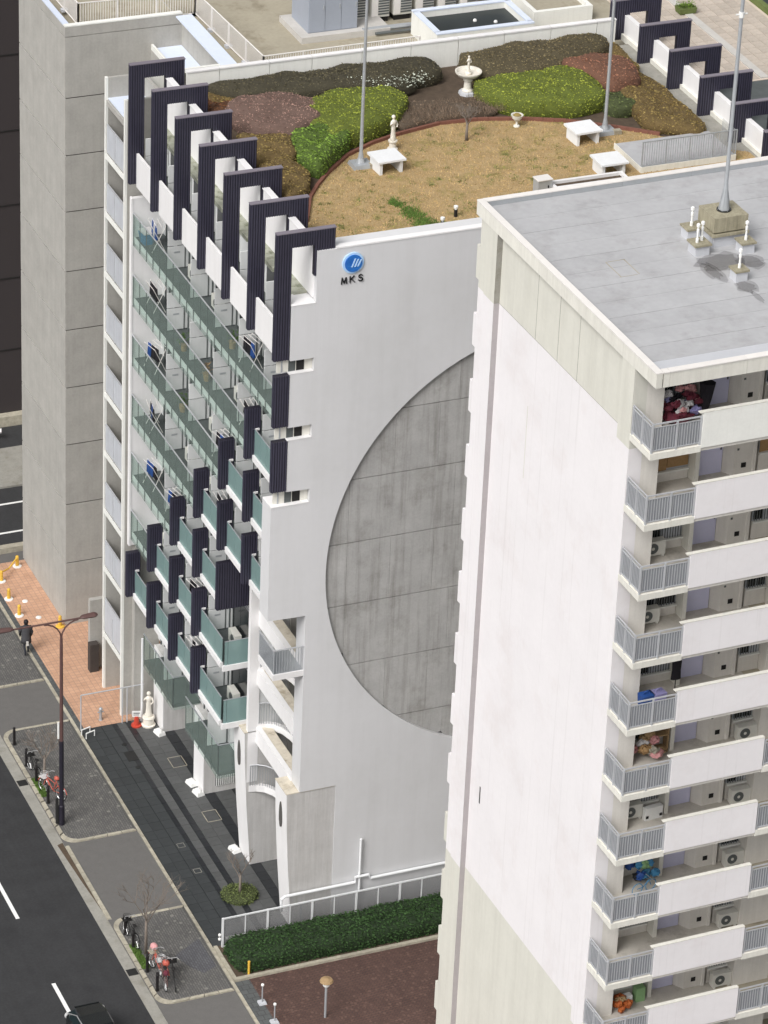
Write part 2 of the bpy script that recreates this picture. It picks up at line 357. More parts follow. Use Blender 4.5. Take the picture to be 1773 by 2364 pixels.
# dark stone forecourt: lanes of slabs, wet strips and drains
pz = struct('forecourt', MB().box(-2.26, 24, -26.0, -8.72, -.3, -.02), 'plaza_base')
bx = []
lanes = [(-2.22, -1.78, 'slab_dark'), (-1.77, -1.27, 'slab_dark'), (-1.24, -.74, 'slab_dark'), (-.73, -.52, 'slab_wet'), (-.51, -.13, 'slab_grey'), (-.11, .14, 'slab_wet'), (.16, .70, 'slab_grey'), (.71, 1.25, 'slab_grey'), (1.27, 1.72, 'slab_wet'), (1.74, 2.5, 'slab_grey')]
for j, (x0, x1, m) in enumerate(lanes):
    y = -25.95; st = .62
    while y < -8.8:
        bx.append(((x0, x1, y, min(y+st-.012, -8.74), -.1, random.choice((0, .001, .002, .003))), m)); y += st
pieces('paving_slab', bx[:298], None, pz)
struct('iron_cover', MB().box(-1.0, -.52, -11.85, -11.1, -.02, .012), 'iron')
for x, y in ((-.75, -10.5), (-.77, -12.4)): tag(MB().cyl(x, y, -.02, .014, .12, n=14).build('drain_cover', 'iron'), 'small round black drain cover %s the square iron grating' % ('above' if y > -11 else 'below'), 'drain cover', 'drain covers on the forecourt')
for x, y in ((1.0, -12.55), (.98, -17.0)):
    fr = MB()
    for a in ((-.33, .33, -.42, -.39), (-.33, .33, .39, .42), (-.33, -.30, -.42, .42), (.30, .33, -.42, .42)): fr.box(x+a[0], x+a[1], y+a[2], y+a[3], -.02, .010)
    tag(fr.build('access_frame', 'kerb'), 'pale square access frame in the forecourt %s' % ('near the small statue' if y > -14 else 'nearer the arched pier'), 'access frame')
for x, y in ((-1.02, -18.67), (-1.0, -20.66)):
    fr = MB()
    for a in ((-.16, .16, -.16, -.14), (-.16, .16, .14, .16), (-.16, -.14, -.16, .16), (.14, .16, -.16, .16)): fr.box(x+a[0], x+a[1], y+a[2], y+a[3], -.02, .010)
    tag(fr.build('access_frame', 'gutter'), 'tiny pale square frame on the dark stone lane, %s of two' % ('farther' if y > -20 else 'nearer'), 'access frame')
# gutter inlets
for y, nm in ((-11.8, 'beside the first bare tree'), (-26.35, 'beside the parked bicycles')):
    tag(MB().box(-6.08, -5.66, y-.22, y+.22, -.12, -.095).build('gutter_grate', 'iron'), 'dark iron gutter grate '+nm, 'gutter grate')
struct('gutter_trough', MB().pxy([(-5.66, -16.7), (-5.92, -16.8), (-5.80, -19.5), (-5.66, -21.9)], -.2, -.098), 'soil')
kd = struct('driveway_kerb', MB().box(-5.64, -5.48, -22.7, -17.05, -.28, -.05), 'gutter')
pieces('kerb_stone', [(-5.65, -5.50, -22.65+.7*i, -21.97+.7*i, -.28, -.03) for i in range(8)], 'kerb', kd)
# rear street side
struct('far_pavement', MB().box(-6, 160, 13.4, 17.2, -.3, -.02), 'gutter')
struct('far_kerb', MB().box(-6, 160, 7.6, 7.95, -.3, .0), 'kerb')
struct('far_lane', MB().box(-6, 160, 17.2, 19.35, -.3, -.06), 'asphalt')
db = thing('office_building', 'tall dark brown windowless building at the far left edge', 'building', (6, 30, 0), world=True)
MB().box(-14, 26, 19.9, 42, -.3, 60).build('wall', 'brown_wall', db)
MB().box(-14, 26, 19.45, 19.9, -.3, .45).build('plinth', 'kerb', db)
for zz in range(4, 60, 4): MB().box(-14.02, 26.02, 19.86, 19.9, zz, zz+.05).build('band', 'dark', db)
wb = thing('road_barrier', 'small white barrier rail lying in the dark lane behind the concrete tower', 'barrier', (2.2, 18.3, -.06))
MB().tube([(-.9, .25, .55), (.35, -.25, .55)], .12, 6).build('rail', 'stone_white', wb)
for q in (-.7, .15): MB().box(q-.04, q+.04, (-.18*q)-.04, (-.18*q)+.04, 0, .5).build('leg', 'steel', wb)
# ================================================================ residential block (white end wall with the disc, balconies, concrete tower)
H = 2.83; S = [23.83-H*k for k in range(8)]; PY = [-9.1-2.77*i for i in range(7)]
B = thing('residential_block', 'white slab block with navy portal frames, glass balconies and a huge round concrete disc', 'building', (10, -12, 0), world=True)
# --- end wall with a true round opening
out = [(24, 0), (24, 30.93), (1.39, 30.93), (1.39, 28.78), (.42, 28.78), (.42, 26.47), (1.39, 26.47), (1.39, 25.9), (.40, 25.9), (.40, 23.6), (1.39, 23.6), (1.39, 23.04),
       (.40, 23.04), (.40, 20.8), (1.39, 20.77), (1.39, 20.18), (-.2, 20.18), (-.2, 15.08), (1.4, 15.04), (1.4, 6.7), (2.98, 6.7), (2.98, 0)]
CX, CZ, CR = 11.82, 16.8, 9.63
hole = [(CX+CR*math.cos(6.28319*k/160), CZ+CR*math.sin(6.28319*k/160)) for k in range(160)]
def holed(outer, hole, y0, y1, yh):
    mb = MB(); n = len(outer); h = len(hole)
    tri = geometry.tessellate_polygon([[Vector((p[0], p[1], 0)) for p in outer], [Vector((p[0], p[1], 0)) for p in hole]])
    allp = outer+hole
    mb.add([(p[0], y0, p[1]) for p in allp], [tuple(t) for t in tri])
    mb.add([(p[0], y0, p[1]) for p in outer]+[(p[0], y1, p[1]) for p in outer], [(i, (i+1) % n, (i+1) % n+n, i+n) for i in range(n)])
    mb.add([(p[0], y0, p[1]) for p in hole]+[(p[0], yh, p[1]) for p in hole], [(i, (i+1) % h, (i+1) % h+h, i+h) for i in range(h)])
    return mb
WY = -25.8
ew = holed(out, hole, WY, WY+.9, WY+.30).build('end_wall', 'white_end', B)
MB().box(2.13, 24.0, WY-.02, WY+.28, 30.93, 30.99).build('wall_coping', 'white', B)
for x0, x1, z in ((.40, 1.37, 28.78), (.38, 1.37, 25.9), (.38, 1.37, 23.04), (-.2, 1.37, 20.18)): MB().box(x0, x1, WY-.015, WY+.9, z, z+.035).build('sill', 'white', B)
for zs in (25.9, 23.04, 20.18):
    ewn = MB().box(-.05, 1.385, WY+.20, WY+.26, zs+.04, zs+.56).build('slit_window', 'cream_edge', B); sub('pane', MB().box(.74, 1.06, WY+.185, WY+.20, zs+.04, zs+.55), 'dark', ewn); sub('pane', MB().box(.42, .70, WY+.185, WY+.20, zs+.04, zs+.55), 'floor_dark', ewn); sub('pane', MB().box(.12, .18, WY+.185, WY+.20, zs+.04, zs+.55), 'steel', ewn)
# recessed disc of concrete pours
dz = MB().pxz([(CX+(CR+.05)*math.cos(6.28319*k/120), CZ+(CR+.05)*math.sin(6.28319*k/120)) for k in range(120)], WY+.24, WY+.3); disc = dz.build('disc', 'joint', B)
zz = [CZ-CR-.1]+[6.62+H*k for k in range(1, 8) if CZ-CR < 6.62+H*k < CZ+CR]+[CZ+CR+.1]
for a, b in zip(zz[:-1], zz[1:]):
    ci = zz.index(a); cuts = [CX-CR-.1, 3.12]+([3.12+1.85*q for q in range(1, 10)] if ci % 2 else [7.6, 12.0, 16.4])+[CX+CR+.1]
    for xa, xb in zip(cuts[:-1], cuts[1:]):
        P = []
        lo, hi = a+.018, b-.018; xl, xr = xa+.005, xb-.005
        # clip band x column against the circle
        pts = []
        N = 14
        R = CR-.005
        def cl(z): d = R*R-(z-CZ)**2; return math.sqrt(d) if d > 0 else None
        rows = []
        for i in range(N+1):
            z = lo+(hi-lo)*i/N; c = cl(z)
            if c is None: continue
            l, r = max(xl, CX-c), min(xr, CX+c)
            if r-l > .004: rows.append((z, l, r))
        if len(rows) < 2: continue
        poly = [(l, z) for z, l, r in rows]+[(r, z) for z, l, r in reversed(rows)]
        MB().pxz(poly, WY+.15, WY+.26).build('concrete_panel', 'concrete_disc', disc)
# logo and letters
lg = MB().tube([(2.82, WY, 30.26), (2.82, WY-.06, 30.26)], .43, 40).build('logo', 'pale_logo', B)
sub('logo_disc', MB().tube([(2.82, WY-.06, 30.26), (2.82, WY-.10, 30.26)], .35, 40), 'blue_logo', lg).matrix_parent_inverse = Matrix()
for q in range(3):
    x = 2.78+q*.12; sub('logo_bar', MB().pxz([(x-.06, 30.12), (x, 30.12), (x+.13-.03*q*0, 30.46-.03*q), (x+.07, 30.46-.03*q)], WY-.115, WY-.10), 'pale_logo', lg)
def stroke(mb, pts, w, y0, y1):
    for a, b in zip(pts[:-1], pts[1:]):
        a = Vector(a); b = Vector(b); d = (b-a).normalized(); nn = Vector((-d.y, d.x))*w/2; a = a-d*w*.3; b = b+d*w*.3
        mb.pxz([tuple(a+nn), tuple(b+nn), tuple(b-nn), tuple(a-nn)], y0, y1)
lx, lz, hh = 2.38, 29.42, .26
def letter(k, strokes):
    m = MB()
    for s_ in strokes: stroke(m, [(lx+k*.335+p[0]*.21, lz+.02*k+p[1]*hh) for p in s_], .034, WY-.05-.001*k, WY)
    m.build('letter', 'ink', B)
letter(0, [[(0, 0), (.12, 1)], [(.12, 1), (.5, .1)], [(.5, .1), (.88, 1)], [(.88, 1), (1, 0)]])
letter(1, [[(.05, 0), (.05, 1)], [(.85, 1), (.1, .45)], [(.3, .6), (.95, 0)]])
sp = [(.5+.38*math.cos(a), .74+.25*math.sin(a)) for a in [math.radians(t) for t in (25, 60, 90, 125, 160, 200, 235, 270)]]+[(.5+.42*math.cos(a), .26+.26*math.sin(a)) for a in [math.radians(t) for t in (80, 45, 10, -30, -65, -90, -125, -160)]]
letter(2, [sp])
# --- concrete tower and stair shaft
def lifts(name, x0, x1, y0, y1, zs, m='concrete'):
    core = MB().box(x0+.05, x1-.05, y0+.05, y1-.05, 0, zs[-1]-.1).build(name, 'joint', B)
    for a, b in zip(zs[:-1], zs[1:]): sub('concrete_panel', MB().box(x0, x1, y0, y1, a+(.03 if a > 0 else 0), b-.03), m, core)
    return core
lifts('concrete_tower', 0, 5.3, 0, 6.5, [0, 3.29, 6.39, 9.49, 12.4, 15.3, 18.2, 21.1, 23.8, 26.5, 29.35])
for x0, x1, y0, y1 in ((0, .22, 0, 6.5), (.22, 5.3, 0, .22), (0.22, 5.3, 6.28, 6.5)): MB().box(x0, x1, y0, y1, 29.35, 29.8).build('parapet', 'concrete', B)
MB().box(0, 5.3, -.01, .25, 29.8, 29.86).build('parapet_coping', 'white_old', B); MB().box(-.01, .25, .25, 6.5, 29.8, 29.86).build('parapet_coping', 'roof_blue', B)
MB().box(.22, 5.3, .22, 6.28, 29.3, 29.37).build('roof', 'roof_rear', B)
# rear roof behind the garden
MB().box(5.3, 24, -9.2, 26, 0, 29.45).build('rear_wing', 'concrete', B)
MB().box(5.3, 24, -9.2, 26, 29.45, 29.52).build('rear_roof', 'roof_rear', B)
for x0, x1 in ((5.3, 5.55), ): MB().box(x0, x1, -9.2, 0, 29.5, 29.8).build('parapet', 'concrete', B)
MB().box(4.9, 5.62, -5.9, -.3, 29.8, 29.86).build('parapet_coping', 'roof_blue', B)
MB().box(3.9, 5.3, -5.7, 0, 27.2, 28.3).build('low_roof', 'concrete', B); MB().box(4.0, 5.28, -5.65, -.02, 28.3, 28.36).build('low_roof_cover', 'roof_blue', B)
MB().box(3.9, 4.0, -5.7, 0, 28.3, 28.55).build('parapet', 'white_old', B)
MB().box(1.5, 5.3, -9.0, -5.7, 20, 28.4).build('roof_house', 'concrete', B); MB().box(1.6, 5.25, -8.95, -5.75, 28.4, 28.46).build('low_roof_cover', 'roof_rear', B)
MB().box(1.5, 5.3, -9.0, -8.8, 28.4, 29.6).build('parapet', 'concrete', B)
MB().box(1.5, 5.3, -5.85, -5.7, 28.4, 29.85).build('parapet', 'white_old', B)
# stair shaft: open west side with frosted panels
sx0, sx1, sy0, sy1 = -.12, 1.6, -8.22, -5.62
sh = MB()
sh.box(sx0, sx1, sy1-.14, sy1, 0, 29.85); sh.box(sx0+.002, sx1, sy0, sy0+.14, 0, 29.85); sh.box(sx1-.1, sx1+.02, sy0+.14, sy1-.14, 0, 29.85)
sh.build('stair_shaft', 'concrete', B)
for y0, y1 in ((sy1-.145, sy1+.005), (sy0-.005, sy0+.145)): MB().box(sx0-.01, sx0+.10, y0, y1, 0, 29.87).build('shaft_edge', 'white_old', B)
lv = [28.86, 26.45, 23.75, 20.95, 18.05, 15.15, 12.25, 9.35, 6.42, 3.0]
for j, z in enumerate(lv):
    st = MB().box(sx0+.02, sx1-.1, sy0+.14, sy1-.14, z-.22, z).build('landing', 'concrete', B)
    if j == 0: continue
    sub('landing_edge', MB().box(sx0, sx0+.03, sy0+.14, sy1-.14, z-.24, z+.01), 'white_old', st)
    sub('frosted_panel', MB().box(sx0+.03, sx0+.06, sy0+.22, sy1-.22, z+.08, z+(1.30 if j < 9 else 1.75)), 'panel_frost', st)
    sub('panel_rail', MB().box(sx0+.02, sx0+.07, sy0+.2, sy1-.2, z+1.30, z+1.36) if j < 9 else MB().box(sx0+.02, sx0+.07, sy0+.2, sy1-.2, z+1.75, z+1.8), 'alu', st)
    sub('panel_post', MB().box(sx0+.01, sx0+.03, -6.95, -6.9, z+.02, z+1.3), 'alu', st)
    m = MB(); zp = lv[j-1]
    for q in range(7): m.box(.1+.2*q, .3+.2*q, sy0+.2, -7.0, z+.15*q, z+.15*q+.15)
    sub('stair_flight', m, 'concrete', st)
MB().box(sx0+.1, sx1, sy0+.14, sy1-.14, 28.9, 28.95).build('low_roof_cover', 'roof_blue', B)
MB().box(-.17, 2.2, -4.0, -3.75, 0, 3.6).build('screen_wall', 'concrete', B)
MB().box(-.27, .14, -4.35, -4.0, 0, 1.45).build('entry_cabinet', 'cabinet_and_void', B)
# south flank of the shaft and side wall of the balconies
MB().box(.1, 1.5, -8.62, -8.42, 9.0, 25.6).build('side_wall', 'white', B)
MB().box(.04, .12, -8.64, -8.40, 8.98, 25.62).build('side_wall_edge', 'white', B)
MB().box(.35, 1.5, -8.6, -8.23, 0, 8.98).build('flank_wall', 'concrete', B)
# --- main body behind the balconies
MB().box(1.45, 22.4, -20.9, -8.6, 4.0, 29.3).build('body', 'board', B); MB().box(1.45, 22.4, -24.89, -20.9, 15.0, 29.3).build('body', 'board', B); MB().box(3.7, 22.4, -24.89, -20.9, 4.0, 15.0).build('body', 'board', B)
MB().box(2.7, 22.4, -20.9, -8.9, 0, 4.0).build('ground_storey', 'concrete_pier', B); MB().box(3.7, 22.4, -24.89, -20.9, 0, 4.0).build('ground_storey', 'concrete_pier', B)
for i in range(6):
    yc = (PY[i]+PY[i+1])/2
    for k in range(-1, 8):
        z = 26.66 if k < 0 else S[k]
        if k >= 4 and i >= 4: continue
        fr = MB().box(1.41, 1.45, yc-.95, yc+.95, z+.08, z+2.05).build('window', 'alu', B)
        sub('pane', MB().box(1.395, 1.41, yc-.9, yc-.02, z+.14, z+1.98), 'dark_glass', fr); sub('pane', MB().box(1.385, 1.40, yc+.0, yc+.9, z+.14, z+1.98), 'board' if (i*3+k) % 4 == 0 else 'dark_glass', fr)
    if i < 5: MB().tube([(1.3, PY[i]-.35, 4.2), (1.3, PY[i]-.35, 26.3)], .04, 6).build('downpipe', 'steel_dark', B)
# --- ribbed navy portals along both roof edges
def ribs(mb, x0, x1, z0, z1, y, pitch=.105, d=.028):
    n = max(1, round((x1-x0)/pitch)); w = (x1-x0)/n
    for q in range(n): mb.box(x0+w*q+w*.16, x0+w*q+w*.70, y-d, y, z0, z1)
    return mb
def portal(i, xs):
    x0, a, b, x1, zl, zr, y = xs
    p = MB().pxz([(x0, zl), (x0, 31.78), (x1, 31.78), (x1, zr), (b, zr), (b, 31.18), (a, 31.18), (a, zl)], y, y+.2).build('portal_frame', 'navy_dark', B)
    m = ribs(MB(), x0, a, zl, 31.78, y); ribs(m, a, b, 31.18, 31.78, y); ribs(m, b, x1, zr, 31.78, y)
    n = 2
    for q in range(n): m.box(x0-.02, x0, y+.02+.1*q, y+.07+.1*q, zl, 31.78)
    sub('ribbed_cladding', m, 'navy', p, kind='stuff')
    sub('cap', MB().box(x0-.02, x1+.02, y-.03, y+.2, 31.78, 31.82), 'cap', p)
for i, y in enumerate(PY): portal(i, (-.22, .40, 1.30, 2.12, 26.5, 29.9, y))
for i in range(7): portal(i, (21.62, 22.50, 23.35, 23.97, 30.0, 28.0, -8.6-2.84*i))
def fin(y, z0, z1, x0=-.2, x1=.42, d=.22):
    p = MB().box(x0, x1, y, y+d, z0, z1).build('navy_fin', 'navy_dark', B)
    m = ribs(MB(), x0, x1, z0, z1, y)
    for q in range(2): m.box(x0-.018, x0, y+.03+.1*q, y+.085+.1*q, z0, z1)
    sub('ribbed_cladding', m, 'navy', p, kind='stuff')
FINS = [(6, 0), (6, 1), (5, 1), (4, 2), (5, 2), (3, 3), (4, 3), (5, 3), (2, 4), (3, 4), (1, 5), (2, 5), (3, 5), (0, 6), (1, 6), (2, 6), (3, 6)]
for i, k in FINS: fin(PY[i]-(.08 if i == 6 else 0), S[k]-.15, S[k]+2.05)
fin(PY[4], S[4]-.15, S[4]+2.05, -.2, 1.40)
# --- terrace storey: white front panels, roof parapet, mossy ledge, partitions
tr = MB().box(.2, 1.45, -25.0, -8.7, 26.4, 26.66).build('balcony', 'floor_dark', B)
for i in range(6):
    sub('front_panel', MB().box(.06, .16, PY[i+1]+.22, PY[i]-.04, 26.38, 27.88), 'white', tr)
    sub('divider', MB().box(.44, 1.42, PY[i]-.12, PY[i]-.06, 27.75, 28.5), 'board', tr); sub('divider', MB().box(.44, 1.42, PY[i]-.12, PY[i]-.06, 26.7, 27.7), 'board', tr)
    pr = MB().box(1.34, 1.52, PY[i+1]+.2, PY[i], 28.9, 31.02).build('roof_parapet', 'white', B)
    sub('coping', MB().box(1.30, 1.58, PY[i+1]+.2, PY[i], 31.02, 31.06), 'white', pr)
    MB().box(.80, 1.34, PY[i+1]+(.22 if i < 5 else .75), PY[i]-.02, 28.72, 28.9).build('ledge', 'moss_ledge', B)
    yr = -8.6-2.84*i
    q = MB().box(22.25, 22.47, yr-2.84+.2, yr, 30.0, 31.1).build('roof_parapet', 'white', B)
    sub('parapet_base', MB().box(22.13, 22.25, yr-2.84+.2, yr, 30.0, 30.28), 'cream_edge', q)
# --- glazed balcony rows
def row(k, y0, y1, first_fin, label=None):
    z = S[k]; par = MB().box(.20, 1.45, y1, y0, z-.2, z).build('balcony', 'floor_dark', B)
    yf = PY[first_fin] if first_fin is not None else y1
    # clear part: glass hangs in front of the slab edge
    if y0-yf > .3:
        sub('slab_edge', MB().box(.17, .20, yf, y0, z-.24, z+.02), 'white', par)
        n = max(1, round((y0-yf)/.83)); w = (y0-yf)/n
        for q in range(n):
            a = y0-w*q; sub('glass_panel', MB().box(.10, .112, a-w+.02, a-.02, z-.33, z+1.12), 'glass_clear', par)
            sub('post', MB().box(.112, .142, a-.022, a+.012, z-.36, z+1.12), 'steel_dark', par)
        sub('handrail', MB().box(.09, .135, yf, y0, z+1.12, z+1.15), 'alu', par)
    # frosted part between the fins, with a white slab band
    i = first_fin
    while i is not None and i < 6 and PY[i]-.3 > y1:
        a, b = PY[i]-.02, max(PY[i+1]+.22, y1)
        sub('slab_band', MB().box(.08, .20, b, a, z-.24, z+.01), 'white', par)
        n = 3; w = (a-b)/n
        for q in range(n):
            sub('glass_panel', MB().box(.16, .18, a-w*(q+1)+.015, a-w*q-.015, z+.02, z+1.14), 'glass_teal', par)
            if q: sub('post', MB().box(.18, .21, a-w*q-.02, a-w*q+.02, z, z+1.14), 'steel_dark', par)
        sub('handrail', MB().box(.15, .19, b, a, z+1.14, z+1.16), 'steel', par)
        sub('rail_bracket', MB().box(.18, .34, a-.06, a-.01, z+1.10, z+1.18), 'white', par)
        i += 1
    for i in range(0, 6):
        if PY[i] > y1+.1 and PY[i] < y0-.5:
            for (a, b) in ((.05, 1.02), (1.07, 1.75)): sub('divider', MB().box(.46, 1.41, PY[i]-.11, PY[i]-.05, z+a, z+b), 'board', par)
            sub('divider_post', MB().box(1.18, 1.22, PY[i]-.13, PY[i]-.112, z, z+2.5), 'steel_dark', par)
            if i % 2 == 1: sub('divider_mark', MB().box(.72, .98, PY[i]-.116, PY[i]-.112, z+.72, z+.80), 'steel', par)
    return par
row(0, -8.65, -24.9, None); row(1, -8.65, -24.9, 5); row(2, -8.65, -24.9, 4); row(3, -8.65, -24.9, 3)
row(4, -8.65, PY[4]+.22, 2); r5 = row(5, -8.65, PY[4], 1); r6 = row(6, -8.9, PY[4], 0)
for par, z in ((r5, S[5]), (r6, S[6])):       # glazed south returns
    sub('slab_band', MB().box(.08, 1.36, PY[4]-.12, PY[4], z-.24, z+.01), 'white', par)
    for a, b in ((.17, .30), (.32, 1.30)): sub('glass_panel', MB().box(a, b, PY[4]-.06, PY[4]-.04, z+.02, z+1.14), 'glass_teal', par)
    sub('handrail', MB().box(.16, 1.32, PY[4]-.07, PY[4]-.03, z+1.14, z+1.16), 'steel', par)
for (ya, yb), nm in (((-10.2, -14.0), 1), ((-15.6, -19.6), 2)):   # lowest two glazed terraces
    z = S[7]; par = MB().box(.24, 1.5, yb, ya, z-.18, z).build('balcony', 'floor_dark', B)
    n = 5; w = (ya-yb)/n
    for q in range(n):
        sub('glass_panel', MB().box(.20, .212, ya-w*(q+1)+.02, ya-w*q-.02, z-.3, z+1.35), 'glass_clear', par); sub('post', MB().box(.212, .245, ya-w*q-.03, ya-w*q+.01, z-.3, z+1.38), 'steel_dark', par)
    for q in range(2):
        sub('glass_panel', MB().box(.25+.62*q, .84+.62*q, yb-.02, yb-.008, z-.3, z+1.35), 'glass_clear', par)
    sub('handrail', MB().box(.19, .24, yb, ya, z+1.36, z+1.39), 'steel', par); sub('handrail', MB().box(.24, 1.5, yb-.03, yb+.01, z+1.36, z+1.39), 'steel', par)
    sub('divider', MB().box(.5, 1.45, (ya+yb)/2, (ya+yb)/2+.06, z+.05, z+1.7), 'board', par)
# --- open escape-stair bay, piers
for k in (4, 5, 6):
    z = S[k]; fl = MB().box(1.42, 2.0, -24.9, -20.95, z-.2, z-.02).build('landing', 'old_ledge', B)
    sub('landing_beam', MB().box(1.36, 1.58, -24.9, -20.95, z-.75, z), 'white', fl)
MB().box(1.0, 1.46, -20.95, -20.72, 4.2, 15.9).build('stub_wall', 'white', B)
MB().box(3.6, 3.7, -24.9, -20.9, 0, 15).build('stair_back_wall', 'cabinet_and_void', B); MB().box(2.7, 3.6, -21.1, -20.96, 0, 15).build('stair_side_wall', 'concrete', B)  # back wall coloured dark to stand for the shaded void behind the landings
MB().cyl(3.0, -23.2, 12.7, 15.2, .85, n=24).build('stair_drum', 'concrete', B)
bal = MB().box(.10, 1.40, -25.78, -24.1, S[4]-.26, S[4]).build('balcony', 'white', B)
sub('balcony_floor', MB().box(.16, 1.40, -25.72, -24.1, S[4], S[4]+.01), 'steel', bal)
m = MB()
for q in range(15): m.box(.12, .14, -25.72+.11*q, -25.70+.11*q, S[4]+.05, S[4]+1.08)
for q in range(11): m.box(.14+.115*q, .16+.115*q, -25.74, -25.72, S[4]+.05, S[4]+1.08)
sub('baluster', m, 'steel', bal, kind='stuff')
sub('handrail', MB().box(.11, .17, -25.76, -24.1, S[4]+1.08, S[4]+1.12), 'alu', bal); sub('handrail', MB().box(.17, 1.40, -25.76, -25.70, S[4]+1.081, S[4]+1.121), 'alu', bal)
sub('side_infill', MB().box(.145, .155, -25.7, -24.15, S[4]+.06, S[4]+1.06), 'bars_light', bal)
def swoop(z, dx):
    """curved inner edge of a stair landing with its bar railing"""
    P_ = [(1.05, -20.97), (1.35, -21.02), (1.65, -21.2), (1.9, -21.55), (2.05, -22.1), (2.12, -22.9), (2.12, -24.6)]
    P_ = [Vector((x+dx, y)) for x, y in P_]; O_ = []; I_ = []
    for i, p in enumerate(P_):
        d = (P_[min(i+1, len(P_)-1)]-P_[max(i-1, 0)]).normalized(); n = Vector((d.y, -d.x)); O_.append(p+n*.0); I_.append(p-n*.22)
    o = MB().pxy([tuple(q) for q in O_]+[tuple(q) for q in reversed(I_)], z-.30, z).build('curved_landing', 'white', B)
    m = MB()
    for p, q in zip(P_[:-1], P_[1:]):
        k = max(2, int((q-p).length/.10))
        for t in range(k): v = p.lerp(q, t/k); m.box(v.x-.010+.04, v.x+.010+.04, v.y-.010, v.y+.010, z, z+1.0)
    sub('baluster', m, 'steel', o, kind='stuff'); sub('handrail', MB().tube([(v.x+.04, v.y, z+1.02) for v in P_], .028, 6), 'alu', o)
swoop(S[6]+.16, .38); swoop(S[7]+.0, .05); swoop(S[5]+.1, .38)
for y0, y1, m_ in ((-20.94, -19.70, 'concrete_pier'), (-25.76, -24.52, 'concrete_pier')):
    p = MB().pxz([(1.25, 0), (2.97, 0), (2.97, 6.66), (.86, 6.66), (.90, 5.2), (1.02, 3.)], y0, y1).build('pier', m_, B)
    sub('pier_front', MB().pxz([(1.245, 0), (1.255, 0), (1.03, 3.), (.91, 5.2), (.87, 6.66), (.855, 6.66), (.895, 5.2), (1.015, 3.)], y0-.004, y1+.004), 'white', p)
    sub('pier_top', MB().box(.84, 2.97, y0-.01, y1+.01, 6.66, 6.70), 'old_ledge', p)
    # oval eye through the front
    yc = (y0+y1)/2
    sub('oval_opening', MB().pyz([(yc+.16*math.cos(6.28319*t/20), 5.35+.62*math.sin(6.28319*t/20)) for t in range(20)], .80+.06, 1.0), 'joint', p)
for y0, y1 in ((-10.1, -8.85), (-15.32, -14.1)):
    p = MB().box(1.22, 2.7, y0, y1, 0, 3.85).build('pillar', 'concrete_pier', B); sub('pillar_front', MB().box(1.19, 1.22, y0-.004, y1, 0, 3.85), 'white', p)
for yy in (-12.1, -17.2, -18.6):
    w_ = MB().box(2.64, 2.7, yy-.8, yy+.8, .3, 2.6).build('window', 'alu', B); sub('pane', MB().box(2.62, 2.64, yy-.74, yy+.74, .36, 2.54), 'dark_glass', w_)
w_ = MB().box(1.75, 2.6, -15.36, -15.33, .35, 1.6).build('grille', 'steel_dark', B)
m = MB()
for q in range(9): m.box(1.78+.095*q, 1.81+.095*q, -15.40, -15.36, .35, 1.6)
sub('grille_bar', m, 'stone_white', w_, kind='stuff')
# wall pipes
MB().tube([(.72, -25.95, 1.1), (.72, -25.95, 1.72), (.85, -25.95, 1.80), (3.95, -25.95, 1.80), (3.95, -25.95, 2.05), (4.55, -25.95, 2.05), (4.62, -25.95, 1.86), (12, -25.95, 1.86)], .065, 8).build('wall_pipe', 'pipe_white', B)
MB().tube([(4.15, -25.93, 0), (4.15, -25.93, 3.9)], .055, 8).build('wall_pipe', 'pipe_white', B); MB().tube([(1.6, -25.9, .2), (1.6, -25.9, 1.3)], .04, 6).build('wall_pipe', 'steel', B)
# --- garden back wall: panel by panel
bw = MB().box(2.1, 21.5, -9.24, -9.16, 29.5, 31.2).build('garden_wall', 'joint', B)
xs = [2.12, 3.55, 5.75, 7.62, 9.85, 12.05, 14.2, 16.3, 18.45, 20.6, 21.5]
for a, b in zip(xs[:-1], xs[1:]):
    sub('wall_panel', MB().box(a+.015, b-.015, -9.32, -9.12, 29.5, 31.25), 'white_old', bw); sub('wall_cap', MB().box(a+.012, b-.012, -9.35, -9.09, 31.25, 31.31), 'white', bw)
# ================================================================ apartment tower on the right (own frame, turned by one degree)
T = thing('apartment_tower', 'white and cream apartment tower with a grey flat roof and stacked corner balconies', 'building', (4.56, -47.41, 0), 0.018016)
TL, TN, TS = 24.0, 14.0, 1.5       # east end, north face, south face of the west wall
FZ = [33.1-2.7*k for k in range(13)]
# core set back behind the loggias
MB().box(.5, TL, 2.46, TN-.3, 0, 35.5).build('core', 'tower_shade', T)
# west wall: cream top, white middle, cream foot; a groove and a pilaster
for z0, z1, m in ((0, 8.5, 'tower_cream'), (8.5, 32.75, 'tower_white'), (32.75, 35.52, 'tower_cream')):
    w = MB().box(.22, .5, 2.42, 12.28, z0, z1).build('west_wall', m, T)
    sub('wall_strip', MB().box(.0, .5, 12.28, 13.15, z0, z1), m, w)
    sub('groove_shade', MB().box(.004, .22, 12.262, 12.279, z0, z1), 'groove_shade' if z0 < 30 else 'gutter', w)  # thin added strip colours the recess side darker, as if in shade
    sub('wall_strip', MB().box(.05, .5, 13.15, TN-.3, z0, z1), m, w)
    sub('pilaster', MB().box(-.01, .5, TS-.005, 2.42, z0-(.0 if z0 < 1 else .28), z1-(.28 if z1 < 35 else 0)), m, w)
    if z0 > 30:
        for yy in (9.3, 7.55, 6.0): sub('panel_joint', MB().box(.216, .23, yy-.012, yy+.012, z0, z1), 'gutter', w)
MB().box(.215, .24, 2.42, 12.28, 32.735, 32.75).build('paint_edge', 'gutter', T)
MB().box(.214, .22, 11.35, 11.43, 12.0, 12.75).build('wall_slit', 'dark', T)
